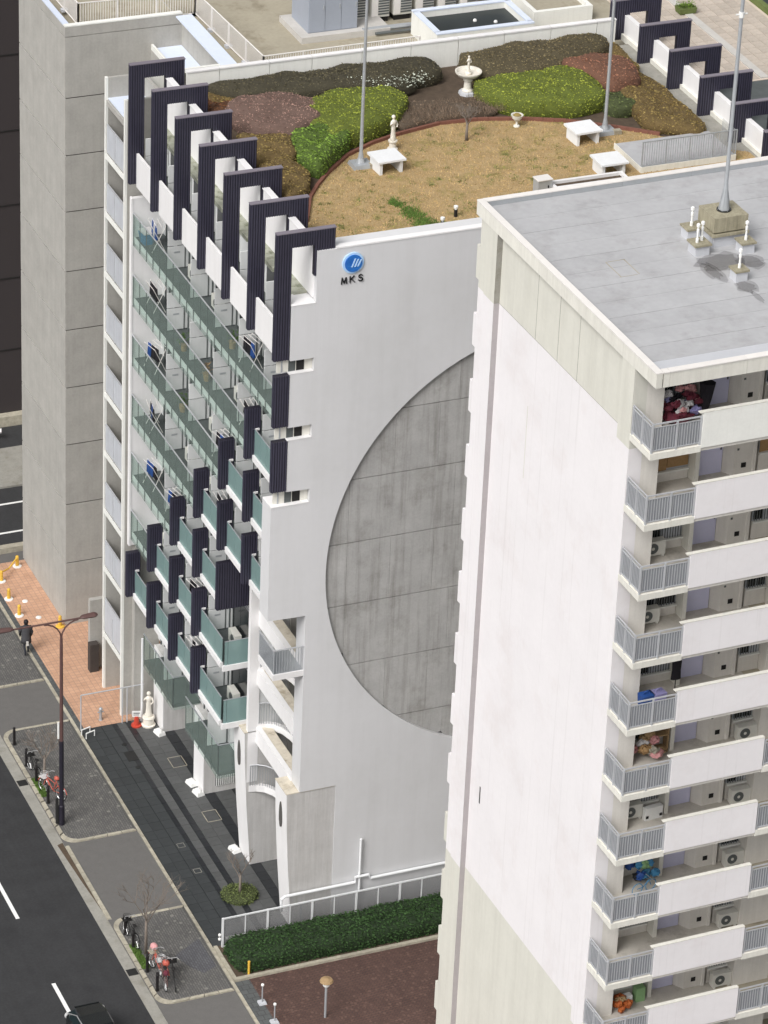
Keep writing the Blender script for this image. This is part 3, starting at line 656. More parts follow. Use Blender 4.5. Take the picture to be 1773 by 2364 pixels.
MB().box(.216, .22, 9.5, 9.54, 27.1, 30.0).build('wall_crack', 'tower_cream', T)
# roof: slab, fascia pieces with joints, membrane sheets
rf = MB().box(.0, TL, .0, TN, 35.50, 35.78).build('roof', 'joint', T)
def fasc(a, b, axis):
    if axis == 'x': sub('fascia', MB().box(a, b, -.03, .22, 35.50, 36.02), 'cream_edge', rf); sub('coping', MB().box(a, b, -.05, .24, 36.02, 36.06), 'rail_white', rf)
    else: sub('fascia', MB().box(-.03, .19, a, b, 35.50, 36.02), 'cream_edge', rf); sub('coping', MB().box(-.05, .21, a, b, 36.02, 36.06), 'rail_white', rf)
for a, b in ((.23, .45), (.46, 3.3), (3.31, 6.3), (6.31, 9.3), (9.31, 12.3), (12.31, 24.)): fasc(a, b, 'x')
for a, b in ((-.03, .55), (.56, 2.40), (2.41, 5.60), (5.61, 8.92), (8.93, 12.1), (12.11, TN)): fasc(a, b, 'y')
bx = [2.8, 5.6, 8.4, 11.2, 14, 24]; a = .2
for b in bx: sub('parapet', MB().box(a, b-.01, TN-.22, TN, 35.50, 36.02), 'steel', rf); sub('coping', MB().box(a, b-.008, TN-.24, TN+.02, 36.02, 36.06), 'rail_white', rf); a = b
ys = [.22, 1.15, 2.25, 3.35, 4.45, 5.6, 6.75, 7.9, 9.05, 10.2, 11.35, 12.5, TN-.22]
for j, (a, b) in enumerate(zip(ys[:-1], ys[1:])): sub('roof_sheet', MB().box(.19, TL, a+.008, b-.008, 35.70, 35.835-.003*(j % 2)), 'roof_membrane' if j else 'roof_light', rf)
fr = MB()
for a in ((2.3, 3.0, 8.36, 8.38), (2.2, 2.9, 7.15, 7.17), (2.25, 2.28, 7.17, 8.36), (2.95, 2.98, 7.17, 8.36)): fr.box(*a, 35.83, 35.839)
sub('roof_patch', fr, 'roof_rear', rf)
for dx, dy, rx, ry, sd in ((6.1, 7.1, 1.0, .8, 1), (6.1, 7.1, .8, .6, 2), (5.45, 6.5, .35, .8, 3), (5.45, 6.5, .2, .6, 4), (6.0, 5.1, .42, .5, 5), (6.0, 5.1, .3, .4, 6), (7.1, 6.8, .55, .6, 7), (7.1, 6.8, .4, .45, 8), (6.0, 4.3, .12, .5, 9)):
    rr = random.Random(sd); sub('damp_patch', MB().pxy([(dx+rx*rr.uniform(.75, 1.15)*math.cos(6.283*q/18), dy+ry*rr.uniform(.7, 1.2)*math.sin(6.283*q/18)) for q in range(18)], 35.80, 35.839+.001*sd), 'damp', rf)
# north side balconies that just step out past the west wall
for k in range(13):
    z = FZ[k]; MB().box(.12, TL, TN-.3, TN+.09, z-.15, z+1.15).build('north_parapet', 'tower_white' if 1 <= k < 9 else 'tower_cream', T)
# south face, storey by storey
def unit(k, ox, full):
    z = FZ[k]; zc = z+2.7-.2
    sl = MB().box(ox+.03, ox+5.46, .03, 2.46, z-.27, z).build('balcony', 'tower_shade', T)
    e = 'cream_edge'
    sub('slab_edge', MB().box(ox-.03, ox+1.84, -.03, .06, z-.27, z-.03), e, sl); sub('slab_edge', MB().box(ox-.03, ox+.06, .06, TS, z-.27, z-.03), e, sl)
    par = sub('parapet', MB().box(ox+1.84, ox+5.46, -.04, .10, z-.12, z+1.2), 'tower_white' if k else 'white_old', sl)
    sub('parapet_cap', MB().box(ox+1.70, ox+5.46, -.05, .11, z+1.2, z+1.225), 'cream_edge', sl)
    # railing round the corner
    for (x0, x1, y0, y1, zz, t) in ((0, 1.84, .0, .045, z+1.02, .045), (0, 1.84, .005, .035, z+.90, .03), (0, 1.84, .005, .035, z+.04, .03)):
        sub('rail', MB().box(ox+x0, ox+x1, y0, y1, zz, zz+t), 'alu', sl); sub('rail', MB().box(ox+.0, ox+.045, .05, TS-.05, zz+.001, zz+t), 'alu', sl)
    for px, py in ((.02, .02), (.92, .02), (1.8, .02), (.02, .72), (.02, TS-.08)): sub('post', MB().box(ox+px-.03, ox+px+.03, py-.03, py+.03, z-.03, z+1.02), 'alu', sl)
    m = MB()
    for q in range(17): m.box(ox+.10+.1*q, ox+.118+.1*q, .01, .028, z+.07, z+.9)
    for q in range(13): m.box(ox+.012, ox+.03, .12+.1*q, .138+.1*q, z+.07, z+.9)
    sub('baluster', m, 'alu', sl, kind='stuff')
    sub('rail_infill', MB().box(ox+.06, ox+1.78, .036, .042, z+.07, z+.9), 'bars_fine', sl); sub('rail_infill', MB().box(ox+.038, ox+.044, .06, TS-.1, z+.07, z+.9), 'bars_fine', sl)
    # walls of the loggia
    wl = 'tower_shade'
    MB().box(ox+.45, ox+1.16, TS, 2.46, z, zc+.0).build('loggia_wall', wl, T)
    MB().box(ox+2.84, ox+3.0, 1.96, 2.46, z, zc).build('pillar', 'cream_edge', T)
    MB().pxy([(ox+4.10, 2.46), (ox+4.10, 2.36), (ox+4.34, 1.97), (ox+5.02, 1.97), (ox+5.06, 1.92), (ox+5.16, 1.92), (ox+5.16, 2.46)], z, zc).build('meter_wall', wl, T)
    MB().box(ox+4.62, ox+4.80, 1.955, 1.97, z+.28, z+.46).build('meter_box', 'dark', T); MB().box(ox+4.42, ox+4.49, 1.95, 1.97, z+.98, z+1.05).build('doorbell', 'steel_dark', T)
    MB().box(ox+6.12, ox+7.6, TS, 2.46, z, zc).build('loggia_wall', wl, T)
    d = MB().box(ox+3.16, ox+4.08, 2.36, 2.46, z, z+2.0).build('door', 'door', T)
    sub('door_closer', MB().box(ox+3.45, ox+3.75, 2.33, 2.36, z+1.72, z+1.77), 'steel_dark', d); sub('door_handle', MB().box(ox+3.98, ox+4.02, 2.32, 2.36, z+.9, z+1.1), 'steel_dark', d)
    blind = k in (1,)
    for (x0, x1, yy, s0, s1) in ((1.18, 2.82, 2.42, .42, 2.1), (5.3, 6.1, 2.02, .72, 2.1)):
        w = MB().box(ox+x0, ox+x1, yy, 2.46, z, z+s0).build('window', 'tower_shade', T)
        sub('sill', MB().box(ox+x0, ox+x1, yy-.10, yy, z+s0-.06, z+s0), 'white_old', w)
        mid = (x0+x1)/2
        sub('frame', MB().box(ox+x0, ox+x1, yy+.02, yy+.06, z+s0, z+s1), 'steel', w)
        if blind:
            sub('blind', MB().box(ox+x0+.02, ox+mid-.02, yy-.02, yy+.02, z+s0+.02, z+s1-.1), 'bamboo', w); sub('blind', MB().box(ox+mid, ox+x1-.02, yy-.022, yy+.02, z+s0+.1, z+s1-.1), 'bamboo', w)
        else:
            sub('pane', MB().box(ox+x0+.05, ox+mid-.03, yy, yy+.02, z+s0+.05, z+s1-.05), 'dark_glass', w); sub('pane', MB().box(ox+mid+.03, ox+x1-.05, yy, yy+.02, z+s0+.05, z+s1-.05), 'dark_glass' if k % 2 else 'panel_frost', w)
            m = MB()
            for q in range(int((x1-x0)/.1)): m.box(ox+x0+.05+.1*q, ox+x0+.075+.1*q, yy-.04, yy-.02, z+s0+.02, z+s1)
            sub('window_bar', m, 'steel_dark', w, kind='stuff')
    sub('floor_finish', MB().box(ox+.05, ox+5.46, .10, 2.40, z, z+.008), 'loggia_floor', sl)
for k in range(13): unit(k, 0., True)
for k in range(13):      # next bay: its railing shows at the right edge
    z = FZ[k]; sl = MB().box(5.46, 9.2, .0, 2.46, z-.27, z-.001).build('balcony', 'tower_shade', T)
    sub('slab_edge', MB().box(5.46, 9.2, -.03, .06, z-.271, z-.03), 'cream_edge', sl)
    for zz, t in ((1.02, .045), (.90, .03), (.04, .03)): sub('rail', MB().box(5.5, 9.2, .0, .045, z+zz, z+zz+t), 'alu', sl)
    for px in (5.53, 6.5, 7.4, 8.3): sub('post', MB().box(px-.03, px+.03, -.01, .05, z-.03, z+1.02), 'alu', sl)
    m = MB()
    for q in range(34): m.box(5.62+.1*q, 5.638+.1*q, .01, .028, z+.07, z+.9)
    sub('baluster', m, 'alu', sl, kind='stuff'); sub('rail_infill', MB().box(5.56, 9.1, .036, .042, z+.07, z+.9), 'bars_fine', sl)
    sub('floor_finish', MB().box(5.46, 9.2, .06, 2.40, z-.001, z+.006), 'roof_rear', sl)
for k in range(13):
    z = FZ[k]; sl = MB().box(9.2, TL-.02, .03, 2.46, z-.27, z).build('balcony', 'loggia_floor', T)
    sub('slab_edge', MB().box(9.2, TL, -.03, .06, z-.27, z-.12), 'cream_edge', sl); sub('parapet', MB().box(9.2, TL, -.04, .10, z-.12, z+1.2), 'tower_white', sl); sub('parapet_cap', MB().box(9.2, TL, -.05, .11, z+1.2, z+1.225), 'cream_edge', sl)
    for x in (10.2, 13.6, 17.0, 20.4):
        w = MB().box(x, x+1.8, 2.42, 2.46, z+.4, z+2.1).build('window', 'steel', T); sub('pane', MB().box(x+.06, x+.87, 2.40, 2.42, z+.46, z+2.04), 'dark_glass', w); sub('pane', MB().box(x+.93, x+1.74, 2.40, 2.42, z+.46, z+2.04), 'dark_glass', w)
        MB().box(x+2.4, x+2.6, .12, 2.46, z, z+2.43).build('party_wall', 'tower_shade', T)
# --- roof plant in the tower's frame
def wp(x, y, z):
    c, s = math.cos(0.018016), math.sin(0.018016); return (4.56+x*c-y*s, -47.41+x*s+y*c, z)
RZ = 35.835
a = thing('antenna_mast', 'tall thin grey mast with a flared foot on a mossy concrete block', 'mast', wp(6.95, 8.75, RZ), 0.018)
MB().tbox((0, 0), (.62, .56), (.60, .54), -.02, .42).build('plinth', 'roof_light', a); MB().tbox((0, 0), (.72, .66), (.72, .66), .42, .52).build('plinth_lip', 'mossy_block', a)
MB().tbox((0, 0), (.66, .60), (.66, .60), .58, 1.12).build('block', 'mossy_block', a); MB().tbox((0, 0), (.5, .45), (.5, .45), .50, .58).build('spacer', 'joint', a)
MB().cyl(0, 0, 1.12, 1.16, .26, n=16).build('foot_plate', 'iron', a)
MB().lathe((0, 0), [(.20, 1.16), (.15, 1.5), (.085, 1.95), (.07, 2.2), (.065, 8), (.05, 16)], 12).build('pole', 'galv', a)
m = MB()
for t in range(8):
    c_, s_ = math.cos(t*.785), math.sin(t*.785); m.add([(c_*.05, s_*.05, 2.1), (c_*.25, s_*.25, 1.16), (c_*.25-s_*.02, s_*.25+c_*.02, 1.16), (c_*.05-s_*.02, s_*.05+c_*.02, 2.1)], [(0, 1, 2, 3)])
m.build('foot_fin', 'galv', a, kind='stuff')
m = MB().cyl(0, 0, 8.3, 8.5, .10, n=8); m.tube([(-.22, 0, 8.42), (.22, 0, 8.42)], .03, 6); m.build('bracket', 'stone_white', a)
for x, y, s, n, lab in ((5.68, 8.02, .33, 2, 'squat concrete vent block with two white pipes left of the mast'), (6.02, 5.72, .27, 1, 'lone small concrete vent block with one white pipe in front'), (7.28, 7.62, .29, 1, 'concrete vent block with one white pipe right of the mast'), (6.0, 9.25, .30, 1, 'concrete vent block with a tall pipe behind the mast on its left')):
    v = thing('vent_block', lab, 'vent', wp(x, y, RZ), .018, 'vent blocks on the grey roof')
    MB().tbox((0, 0), (s*.85, s*.85), (s*.8, s*.8), -.02, .36).build('base', 'roof_light', v); MB().tbox((0, 0), (s, s), (s, s), .36, .43).build('cap', 'mossy_block', v)
    for q in range(n):
        px = (-.12 if q == 0 else .12) if n == 2 else 0.; py = -.05+.12*q if n == 2 else 0
        MB().lathe((px, py), [(.055, .43), (.055, .58), (.035, .60), (.035, .80), (.05, .82), (.05, .93), (.032, .95), (.032, 1.02), (.065, 1.04), (.065, 1.13), (.03, 1.16)], 10).build('vent_pipe', 'stone_white', v)
# ================================================================ roof garden and rear roof
GZ = 30.1
struct('garden_soil', MB().box(1.6, 22.2, -25.5, -9.3, 29.3, GZ-.02), 'soil')
arc = [(2.15, -25.45), (2.15, -22.3), (2.65, -21.7), (3.55, -19.75), (4.2, -18.85), (5.0, -17.9), (6.4, -16.55), (7.8, -15.75), (9.2, -15.25), (11.1, -14.8), (12.7, -14.9), (14.4, -15.35), (16.1, -16.1), (17.8, -17.3), (19.2, -18.45), (20.2, -19.4), (22.0, -21.0), (22.0, -25.45)]
struct('lawn', MB().pxy(arc, GZ-.1, GZ), 'lawn')
def inside(p, poly):
    x, y = p; r = False; j = len(poly)-1
    for i in range(len(poly)):
        if (poly[i][1] > y) != (poly[j][1] > y) and x < (poly[j][0]-poly[i][0])*(y-poly[i][1])/(poly[j][1]-poly[i][1])+poly[i][0]: r = not r
        j = i
    return r
def blades(n, poly, m, h, name, label, dens=None):
    mb = MB(); xs = [p[0] for p in poly]; ys = [p[1] for p in poly]; c = 0
    while c < n:
        x, y = random.uniform(min(xs), max(xs)), random.uniform(min(ys), max(ys))
        if not inside((x, y), poly): continue
        c += 1; a = random.uniform(0, 6.28); w = random.uniform(.012, .03); hh = h*random.uniform(.5, 1.2); lx, ly = random.uniform(-.05, .05), random.uniform(-.05, .05)
        mb.add([(x-w*math.cos(a), y-w*math.sin(a), GZ-.005), (x+w*math.cos(a), y+w*math.sin(a), GZ-.005), (x+lx, y+ly, GZ+hh)], [(0, 1, 2)])
    o = mb.build(name, m, kind='stuff'); tag(o, label, 'grass')
blades(26000, arc, 'blade', .05, 'dry_grass', 'straw coloured dormant turf covering the roof lawn')
rg = random.Random(77); gm = MB()
def tuft(mb, x, y, s, n, h):
    for _ in range(n):
        px, py = x+rg.gauss(0, s), y+rg.gauss(0, s)
        if not inside((px, py), arc): continue
        a = rg.uniform(0, 6.28); w = rg.uniform(.012, .028); mb.add([(px-w*math.cos(a), py-w*math.sin(a), GZ-.005), (px+w*math.cos(a), py+w*math.sin(a), GZ-.005), (px+rg.gauss(0, .03), py+rg.gauss(0, .03), GZ+h*rg.uniform(.5, 1.3))], [(0, 1, 2)])
for (x0, y0), (x1, y1), n, s_ in (((6.35, -20.7), (6.6, -21.8), 700, .17), ((6.6, -21.8), (6.9, -23.2), 1300, .26), ((6.9, -23.2), (7.3, -24.6), 1500, .33), ((8.6, -24.4), (9.6, -24.9), 420, .22), ((9.2, -24.2), (9.4, -24.6), 150, .2)):
    for q in range(n//40): t = rg.random(); tuft(gm, x0+(x1-x0)*t+rg.gauss(0, s_*.6), y0+(y1-y0)*t+rg.gauss(0, s_*.6), s_*.55, 40, .08)
tag(gm.build('green_grass', 'blade_green', kind='stuff'), 'fresh green grass streak running across the dry lawn', 'grass')
gm = MB()
for _ in range(150):
    x, y = rg.uniform(3, 20), rg.uniform(-25, -15.5)
    tuft(gm, x, y, rg.uniform(.06, .2), rg.randint(15, 45), .06)
mat('blade_mix', (.26, .24, .09), .95, .3, 1.5, island=.4, col2=(.22, .26, .08), rnd=0)
tag(gm.build('grass_tufts', 'blade_mix', kind='stuff'), 'scattered olive tufts showing through the dry lawn', 'grass')
ed = struct('lawn_edging', MB().box(1.7, 1.75, -25.4, -25.3, 29.4, GZ-.05), 'edging')
P = [Vector(p) for p in arc[2:15]]
fine = []
for a, b in zip(P[:-1], P[1:]):
    n = max(1, round((b-a).length/.42))
    fine += [a.lerp(b, t/n) for t in range(n)]
fine.append(P[-1])
for a, b in zip(fine[:-1], fine[1:]):
    d = (b-a).normalized(); n = Vector((-d.y, d.x))*.13; b2 = b-d*.012
    MB().pxy([tuple(a), tuple(b2), tuple(b2+n), tuple(a+n)], GZ-.1, GZ+.13).build('edging_brick', 'edging', ed)
# --- clipped shrubs: a lumpy core with leaf faces spread over and through its surface
def blob(poly, z0, h, seed, lump=.10, shoulder=.65, slope=None, rough=1.):
    rnd = random.Random(seed); pts = []
    for a, b in zip(poly, poly[1:]+poly[:1]):
        a = Vector(a); b = Vector(b); n = max(1, round((b-a).length/.28))
        pts += [a.lerp(b, t/n) for t in range(n)]
    for _ in range(2): pts = [(pts[i-1]+pts[i]*2+pts[(i+1) % len(pts)])/4 for i in range(len(pts))]
    c = sum(pts, Vector((0, 0)))/len(pts); rings = []
    ph = [rnd.uniform(0, 6) for _ in range(4)]
    for s, t in ((.97, 0.), (1.02, .25*shoulder+.1), (1.0, shoulder), (.93, .86), (.80, .95), (.6, .99), (.35, 1.), (.12, 1.)):
        ring = []
        for p in pts:
            q = c+(p-c)*s; l = lump*(math.sin(q.x*2.1+ph[0])*math.cos(q.y*2.3+ph[1])+.5*math.sin(q.x*5+q.y*4+ph[2]))
            hh = h*(slope(q) if slope else 1.)
            ring.append((q.x+rnd.uniform(-.02, .02)*rough, q.y+rnd.uniform(-.02, .02)*rough, z0+t*hh+(l*t if t else 0)))
        rings.append(ring)
    mb = MB(); n = len(pts); v = [q for r in rings for q in r]+[(c.x, c.y, z0+h*(slope(c) if slope else 1.))]; f = []
    for i in range(len(rings)-1):
        for k in range(n): f.append((i*n+k, i*n+(k+1) % n, (i+1)*n+(k+1) % n, (i+1)*n+k))
    L = (len(rings)-1)*n
    for k in range(n): f.append((L+k, L+(k+1) % n, len(v)-1))
    mb.add(v, f); return mb
def shrub(name, label, cat, poly, h, leaf, dens=420, size=.05, seed=1, z0=None, lump=.075, slope=None, group=None, shoulder=.76, jitter=.09, grow=1.09):
    z0 = GZ-.03 if z0 is None else z0
    c = (sum(p[0] for p in poly)/len(poly), sum(p[1] for p in poly)/len(poly), z0)
    poly = [(c[0]+(p[0]-c[0])*grow, c[1]+(p[1]-c[1])*grow) for p in poly]; h *= 1.15
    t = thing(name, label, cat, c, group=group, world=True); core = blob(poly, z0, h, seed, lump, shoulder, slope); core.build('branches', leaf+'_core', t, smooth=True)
    rnd = random.Random(seed+50); mb = MB()
    for f in core.f:
        p = [Vector(core.v[i]) for i in f]
        if len(p) == 4: ar = geometry.area_tri(p[0], p[1], p[2])+geometry.area_tri(p[0], p[2], p[3])
        else: ar = geometry.area_tri(*p)
        nn = (p[1]-p[0]).cross(p[-1]-p[0])
        if nn.length < 1e-9: continue
        nn.normalize(); w = ar*dens; k = int(w)+(1 if rnd.random() < w-int(w) else 0)
        for _ in range(k):
            a, b = rnd.random(), rnd.random()
            if len(p) == 4: q = p[0].lerp(p[1], a).lerp(p[3].lerp(p[2], a), b)
            else:
                if a+b > 1: a, b = 1-a, 1-b
                q = p[0]+(p[1]-p[0])*a+(p[2]-p[0])*b
            q = q+nn*rnd.uniform(-.02, jitter); d = Vector((rnd.gauss(0, 1), rnd.gauss(0, 1), rnd.gauss(0, 1))).normalized(); d = (d+nn*.7).normalized()
            u_ = d.cross(Vector((rnd.random(), rnd.random(), rnd.random()))).normalized(); w_ = d.cross(u_); s = size*rnd.uniform(.6, 1.4)
            mb.add([q-u_*s, q+w_*s*.5, q+u_*s, q-w_*s*.5], [(0, 1, 2, 3)])
    mb.build('foliage', leaf, t, kind='stuff'); return t
shrub('hedge', 'long dark clipped hedge along the left half of the white garden wall', 'hedge', [(3.2, -9.6), (12.3, -9.6), (12.5, -10.9), (9.5, -11.5), (6.3, -11.4), (4.4, -10.9)], .75, 'leaf_dark', seed=3, size=.045)
shrub('hedge', 'arched dark olive hedge along the right half of the white garden wall', 'hedge', [(14.2, -9.9), (17.5, -9.6), (20.6, -9.7), (20.2, -10.8), (17.8, -12.2), (15.6, -12.5), (14.3, -12.0)], .85, 'leaf_olive', seed=4, size=.045)
shrub('shrub', 'low olive brown shrub in the far left corner of the garden', 'shrub', [(2.5, -9.5), (4.6, -9.6), (4.4, -10.7), (3.0, -11.0)], .4, 'leaf_amber', seed=5)
shrub('shrub', 'rust coloured shrub tucked behind the second left portal', 'shrub', [(2.3, -9.9), (3.5, -10.8), (3.6, -11.8), (2.35, -12.0)], .4, 'leaf_rust', seed=6)
shrub('shrub', 'rounded purple brown clipped shrub on the left of the garden', 'shrub', [(2.9, -11.9), (4.0, -11.2), (5.6, -11.6), (6.7, -12.6), (6.2, -14.2), (4.8, -14.8), (3.3, -14.2)], .85, 'leaf_purple', seed=7, size=.04, shoulder=.5)
shrub('shrub', 'yellow green clipped shrub beside the left flagpole', 'shrub', [(6.2, -12.5), (7.6, -12.0), (9.6, -12.0), (10.2, -13.2), (9.2, -14.6), (7.6, -15.5), (6.2, -15.9), (5.6, -14.6)], .85, 'leaf_lime', seed=8)
shrub('shrub', 'loose bright green shrub below the yellow green one on the left', 'shrub', [(4.6, -15.0), (5.9, -14.9), (6.6, -16.0), (5.2, -17.4), (4.5, -18.2), (4.1, -17.2), (4.3, -15.8)], .75, 'leaf_green', seed=9, size=.065, jitter=.10, lump=.16)
shrub('shrub', 'amber brown shrub behind the fourth left portal', 'shrub', [(2.5, -14.3), (4.4, -14.9), (4.3, -16.3), (3.5, -17.2), (2.4, -16.6)], .6, 'leaf_amber', seed=10)
shrub('shrub', 'golden brown rounded shrub in front on the left by the lawn edge', 'shrub', [(2.4, -17.0), (3.6, -17.0), (4.0, -18.2), (3.4, -19.6), (2.4, -20.2)], .55, 'leaf_amber', seed=12)
shrub('shrub', 'rust coloured low shrub at the foot of the fifth left portal', 'shrub', [(2.3, -19.9), (3.3, -19.8), (2.7, -21.2), (2.25, -21.2)], .28, 'leaf_rust', seed=13)
shrub('shrub', 'wide yellow green clipped shrub beside the right flagpole', 'shrub', [(13.7, -12.5), (15.8, -12.7), (17.6, -12.2), (18.4, -13.4), (18.0, -15.4), (16.6, -15.7), (14.6, -15.0), (13.6, -14.0)], .85, 'leaf_lime', seed=14)
shrub('shrub', 'reddish brown mounded shrub on the right of the garden', 'shrub', [(17.6, -12.1), (19.4, -11.7), (20.5, -12.8), (20.2, -14.4), (18.8, -14.8), (18.2, -13.6)], .95, 'leaf_red', seed=15, size=.04, shoulder=.5)
shrub('shrub', 'small dark green shrub under the reddish mound', 'shrub', [(17.9, -14.6), (19.4, -14.7), (19.3, -16.3), (18.2, -16.3)], .5, 'leaf_moss', seed=16)
shrub('shrub', 'long sloping amber and olive shrub along the right portals', 'shrub', [(19.3, -14.2), (20.6, -12.6), (21.2, -14.0), (21.2, -18.4), (20.6, -19.0), (18.9, -17.7)], .6, 'leaf_amber', seed=17, slope=lambda q: .5+.5*min(1, max(0, (21.4-q.x)/2.2)))
shrub('shrub', 'low olive strip shrub by the far right corner of the garden wall', 'shrub', [(20.2, -9.6), (21.3, -9.8), (21.2, -12.4), (20.5, -12.4)], .35, 'leaf_amber', seed=18)
shrub('flower_bed', 'brown leafless shrubs filling the bed below the fountain', 'flower bed', [(10.4, -13.0), (12.4, -13.5), (13.6, -13.9), (13.6, -14.6), (12.4, -14.7), (11.0, -14.6), (9.4, -15.0), (9.6, -13.9)], .34, 'leaf_twig', seed=19, dens=230, size=.05, jitter=.16, lump=.14)
tw = MB(); rnd = random.Random(5)
for _ in range(2600):
    x, y = rnd.uniform(9.4, 14.0), rnd.uniform(-14.9, -13.3)
    d = Vector((rnd.gauss(0, .5), rnd.gauss(0, .5), 1)).normalized()*rnd.uniform(.1, .28); p = Vector((x, y, GZ+rnd.uniform(.2, .4)))
    tw.add([p, p+Vector((.014, 0, 0)), p+d], [(0, 1, 2)])
tag(tw.build('dry_stems', 'twigs', kind='stuff'), 'pale dry stems and seed heads standing in the brown bed', 'stems')
fl = thing('flower_shrub', 'straggling shrub with white blossom in front of the dark left hedge', 'shrub', (10.2, -11.6, GZ), world=True)
MB().ball((10.3, -11.5, GZ+.25), .6, 14, 7, (1.9, .6, .8)).build('branches', 'leaf_dark_core', fl); mb = MB()
for _ in range(520):
    t = rnd.random(); p = Vector((8.7+3.2*t+rnd.gauss(0, .16), -11.25-.35*math.sin(t*3)+rnd.gauss(0, .2), GZ+.62+rnd.gauss(0, .14))); s = rnd.uniform(.02, .055)
    u_ = Vector((rnd.gauss(0, 1), rnd.gauss(0, 1), rnd.gauss(0, 1))).normalized(); w_ = u_.cross(Vector((0, .3, 1))).normalized()
    mb.add([p-u_*s, p+w_*s, p+u_*s, p-w_*s], [(0, 1, 2, 3)])
mb.build('blossom', 'petal', fl, kind='stuff')
def figure(mb, h, lean=.0):
    """robed standing statue, as rings from hem to head, arms as tubes"""
    pr = [(.17, 0), (.19, .03), (.15, .12), (.13, .3), (.12, .45), (.135, .52), (.105, .60), (.14, .70), (.155, .78), (.10, .83), (.05, .86), (.05, .875), (.075, .90), (.085, .94), (.07, .98), (.03, 1.)]
    n = 12; v = []; f = []
    for r, z in pr:
        for k in range(n): v.append((r*h*.75*math.cos(6.283*k/n)+lean*h*math.sin(z*5), r*h*.6*math.sin(6.283*k/n), z*h))
    for i in range(len(pr)-1):
        for k in range(n): f.append((i*n+k, i*n+(k+1) % n, (i+1)*n+(k+1) % n, (i+1)*n+k))
    f += [tuple(range(n-1, -1, -1)), tuple(range((len(pr)-1)*n, len(pr)*n))]
    mb.add(v, f)
    mb.tube([(.10*h, 0, .77*h), (.17*h, -.04*h, .62*h), (.07*h, -.12*h, .56*h)], [.045*h, .036*h, .028*h], 7)
    mb.tube([(-.10*h, 0, .77*h), (-.17*h, -.02*h, .66*h), (-.15*h, -.10*h, .78*h)], [.045*h, .036*h, .028*h], 7)
    mb.ball((0, .012*h, .96*h), .082*h, 8, 5); mb.ball((0, -.085*h*.6, .935*h), .018*h, 5, 4)
    return mb
st = thing('garden_statue', 'slender white standing statue on a pedestal by the left flagpole', 'statue', (8.3, -16.45, GZ), .4)
MB().lathe((0, 0), [(.20, 0), (.22, .06), (.15, .12), (.13, .30), (.19, .36), (.19, .42)], 14).build('pedestal', 'marble', st); sub('figure', MB(), 'marble', st) if False else None
o = figure(MB(), 1.05).build('figure', 'marble', st, smooth=True); o.location.z = .42
ft = thing('fountain', 'white garden fountain with a wide bowl and a small figure', 'fountain', (13.4, -12.2, GZ), .3)
MB().lathe((0, 0), [(.38, 0), (.36, .12), (.30, .14)], 8).build('foot', 'roof_light', ft); MB().lathe((0, 0), [(.22, .12), (.24, .18), (.17, .26), (.15, .55), (.20, .62), (.17, .70), (.22, .76)], 14).build('column', 'marble', ft)
MB().lathe((0, 0), [(.2, .74), (.42, .82), (.55, .96), (.56, 1.02), (.50, 1.02), (.42, .92), (.1, .86)], 24).build('bowl', 'marble', ft)
MB().lathe((0, 0), [(.12, .86), (.14, .95), (.10, 1.0), (.11, 1.06)], 12).build('figure_base', 'marble', ft); o = figure(MB(), .62).build('figure', 'marble', ft, smooth=True); o.location.z = 1.05
ur = thing('urn', 'small cream pedestal urn at the edge of the lawn', 'urn', (14.0, -15.85, GZ)); MB().lathe((0, 0), [(.13, 0), (.13, .05), (.05, .09), (.04, .2), (.10, .27), (.20, .38), (.24, .5), (.26, .52), (.22, .52), (.12, .42)], 16).build('bowl', 'cream_edge', ur)
MB().ball((0, 0, .5), .17, 10, 5, (1, 1, .5)).build('planting', 'leaf_amber', ur)
for x, y, rz, lab in ((7.35, -18.1, .05, 'white slab bench beside the left flagpole'), (16.0, -17.9, .05, 'white slab bench beside the right flagpole'), (15.7, -21.0, .0, 'white slab bench next to the railed deck')):
    b_ = thing('stone_bench', lab, 'bench', (x, y, GZ), rz, 'white slab benches on the lawn')
    MB().tbox((0, 0), (.60, .56), (.60, .56), .52, .60).build('seat', 'bench', b_)
    for s in (-1, 1): MB().tbox((s*.44, 0), (.06, .46), (.06, .46), 0, .52).build('leg', 'bench', b_)
for x, y, top, lab in ((6.5, -17.5, 12, 'thin grey flagpole on the left of the lawn'), (17.2, -17.45, 12, 'thin grey flagpole on the right of the lawn')):
    f_ = thing('flagpole', lab, 'flagpole', (x, y, GZ), 0, 'flagpoles on the roof lawn')
    MB().tbox((0, 0), (.42, .36), (.38, .32), 0, .16).build('base', 'galv', f_); MB().lathe((0, 0), [(.19, .16), (.12, .34), (.075, .62), (.07, .8), (.06, 6), (.045, top)], 12).build('pole', 'galv', f_)
    MB().tbox((.42, -.28), (.16, .12), (.16, .12), 0, .18).build('winch_box', 'roof_rear', f_)
for x, y, w in ((7.35, -23.75, 'left'), (8.25, -22.95, 'right')):
    l_ = thing('garden_light', 'short black garden light with white head, %s one of the pair on the lawn' % w, 'garden light', (x, y, GZ), 0, 'garden lights'); MB().cyl(0, 0, 0, .30, .07, n=10).build('post', 'dark', l_); MB().lathe((0, 0), [(.05, .30), (.05, .36), (.09, .37), (.09, .45), (.03, .48)], 12).build('head', 'stone_white', l_)
ub = thing('utility_box', 'small grey metal box standing on the lawn before the tower roof', 'utility box', (12.35, -22.0, GZ), .05); MB().tbox((0, 0), (.30, .22), (.30, .22), 0, .62).build('body', 'steel', ub); MB().tbox((0, 0), (.33, .25), (.33, .25), .62, .66).build('lid', 'rail_white', ub); MB().box(.12, .16, -.25, -.22, .3, .4).build('handle', 'dark', ub)
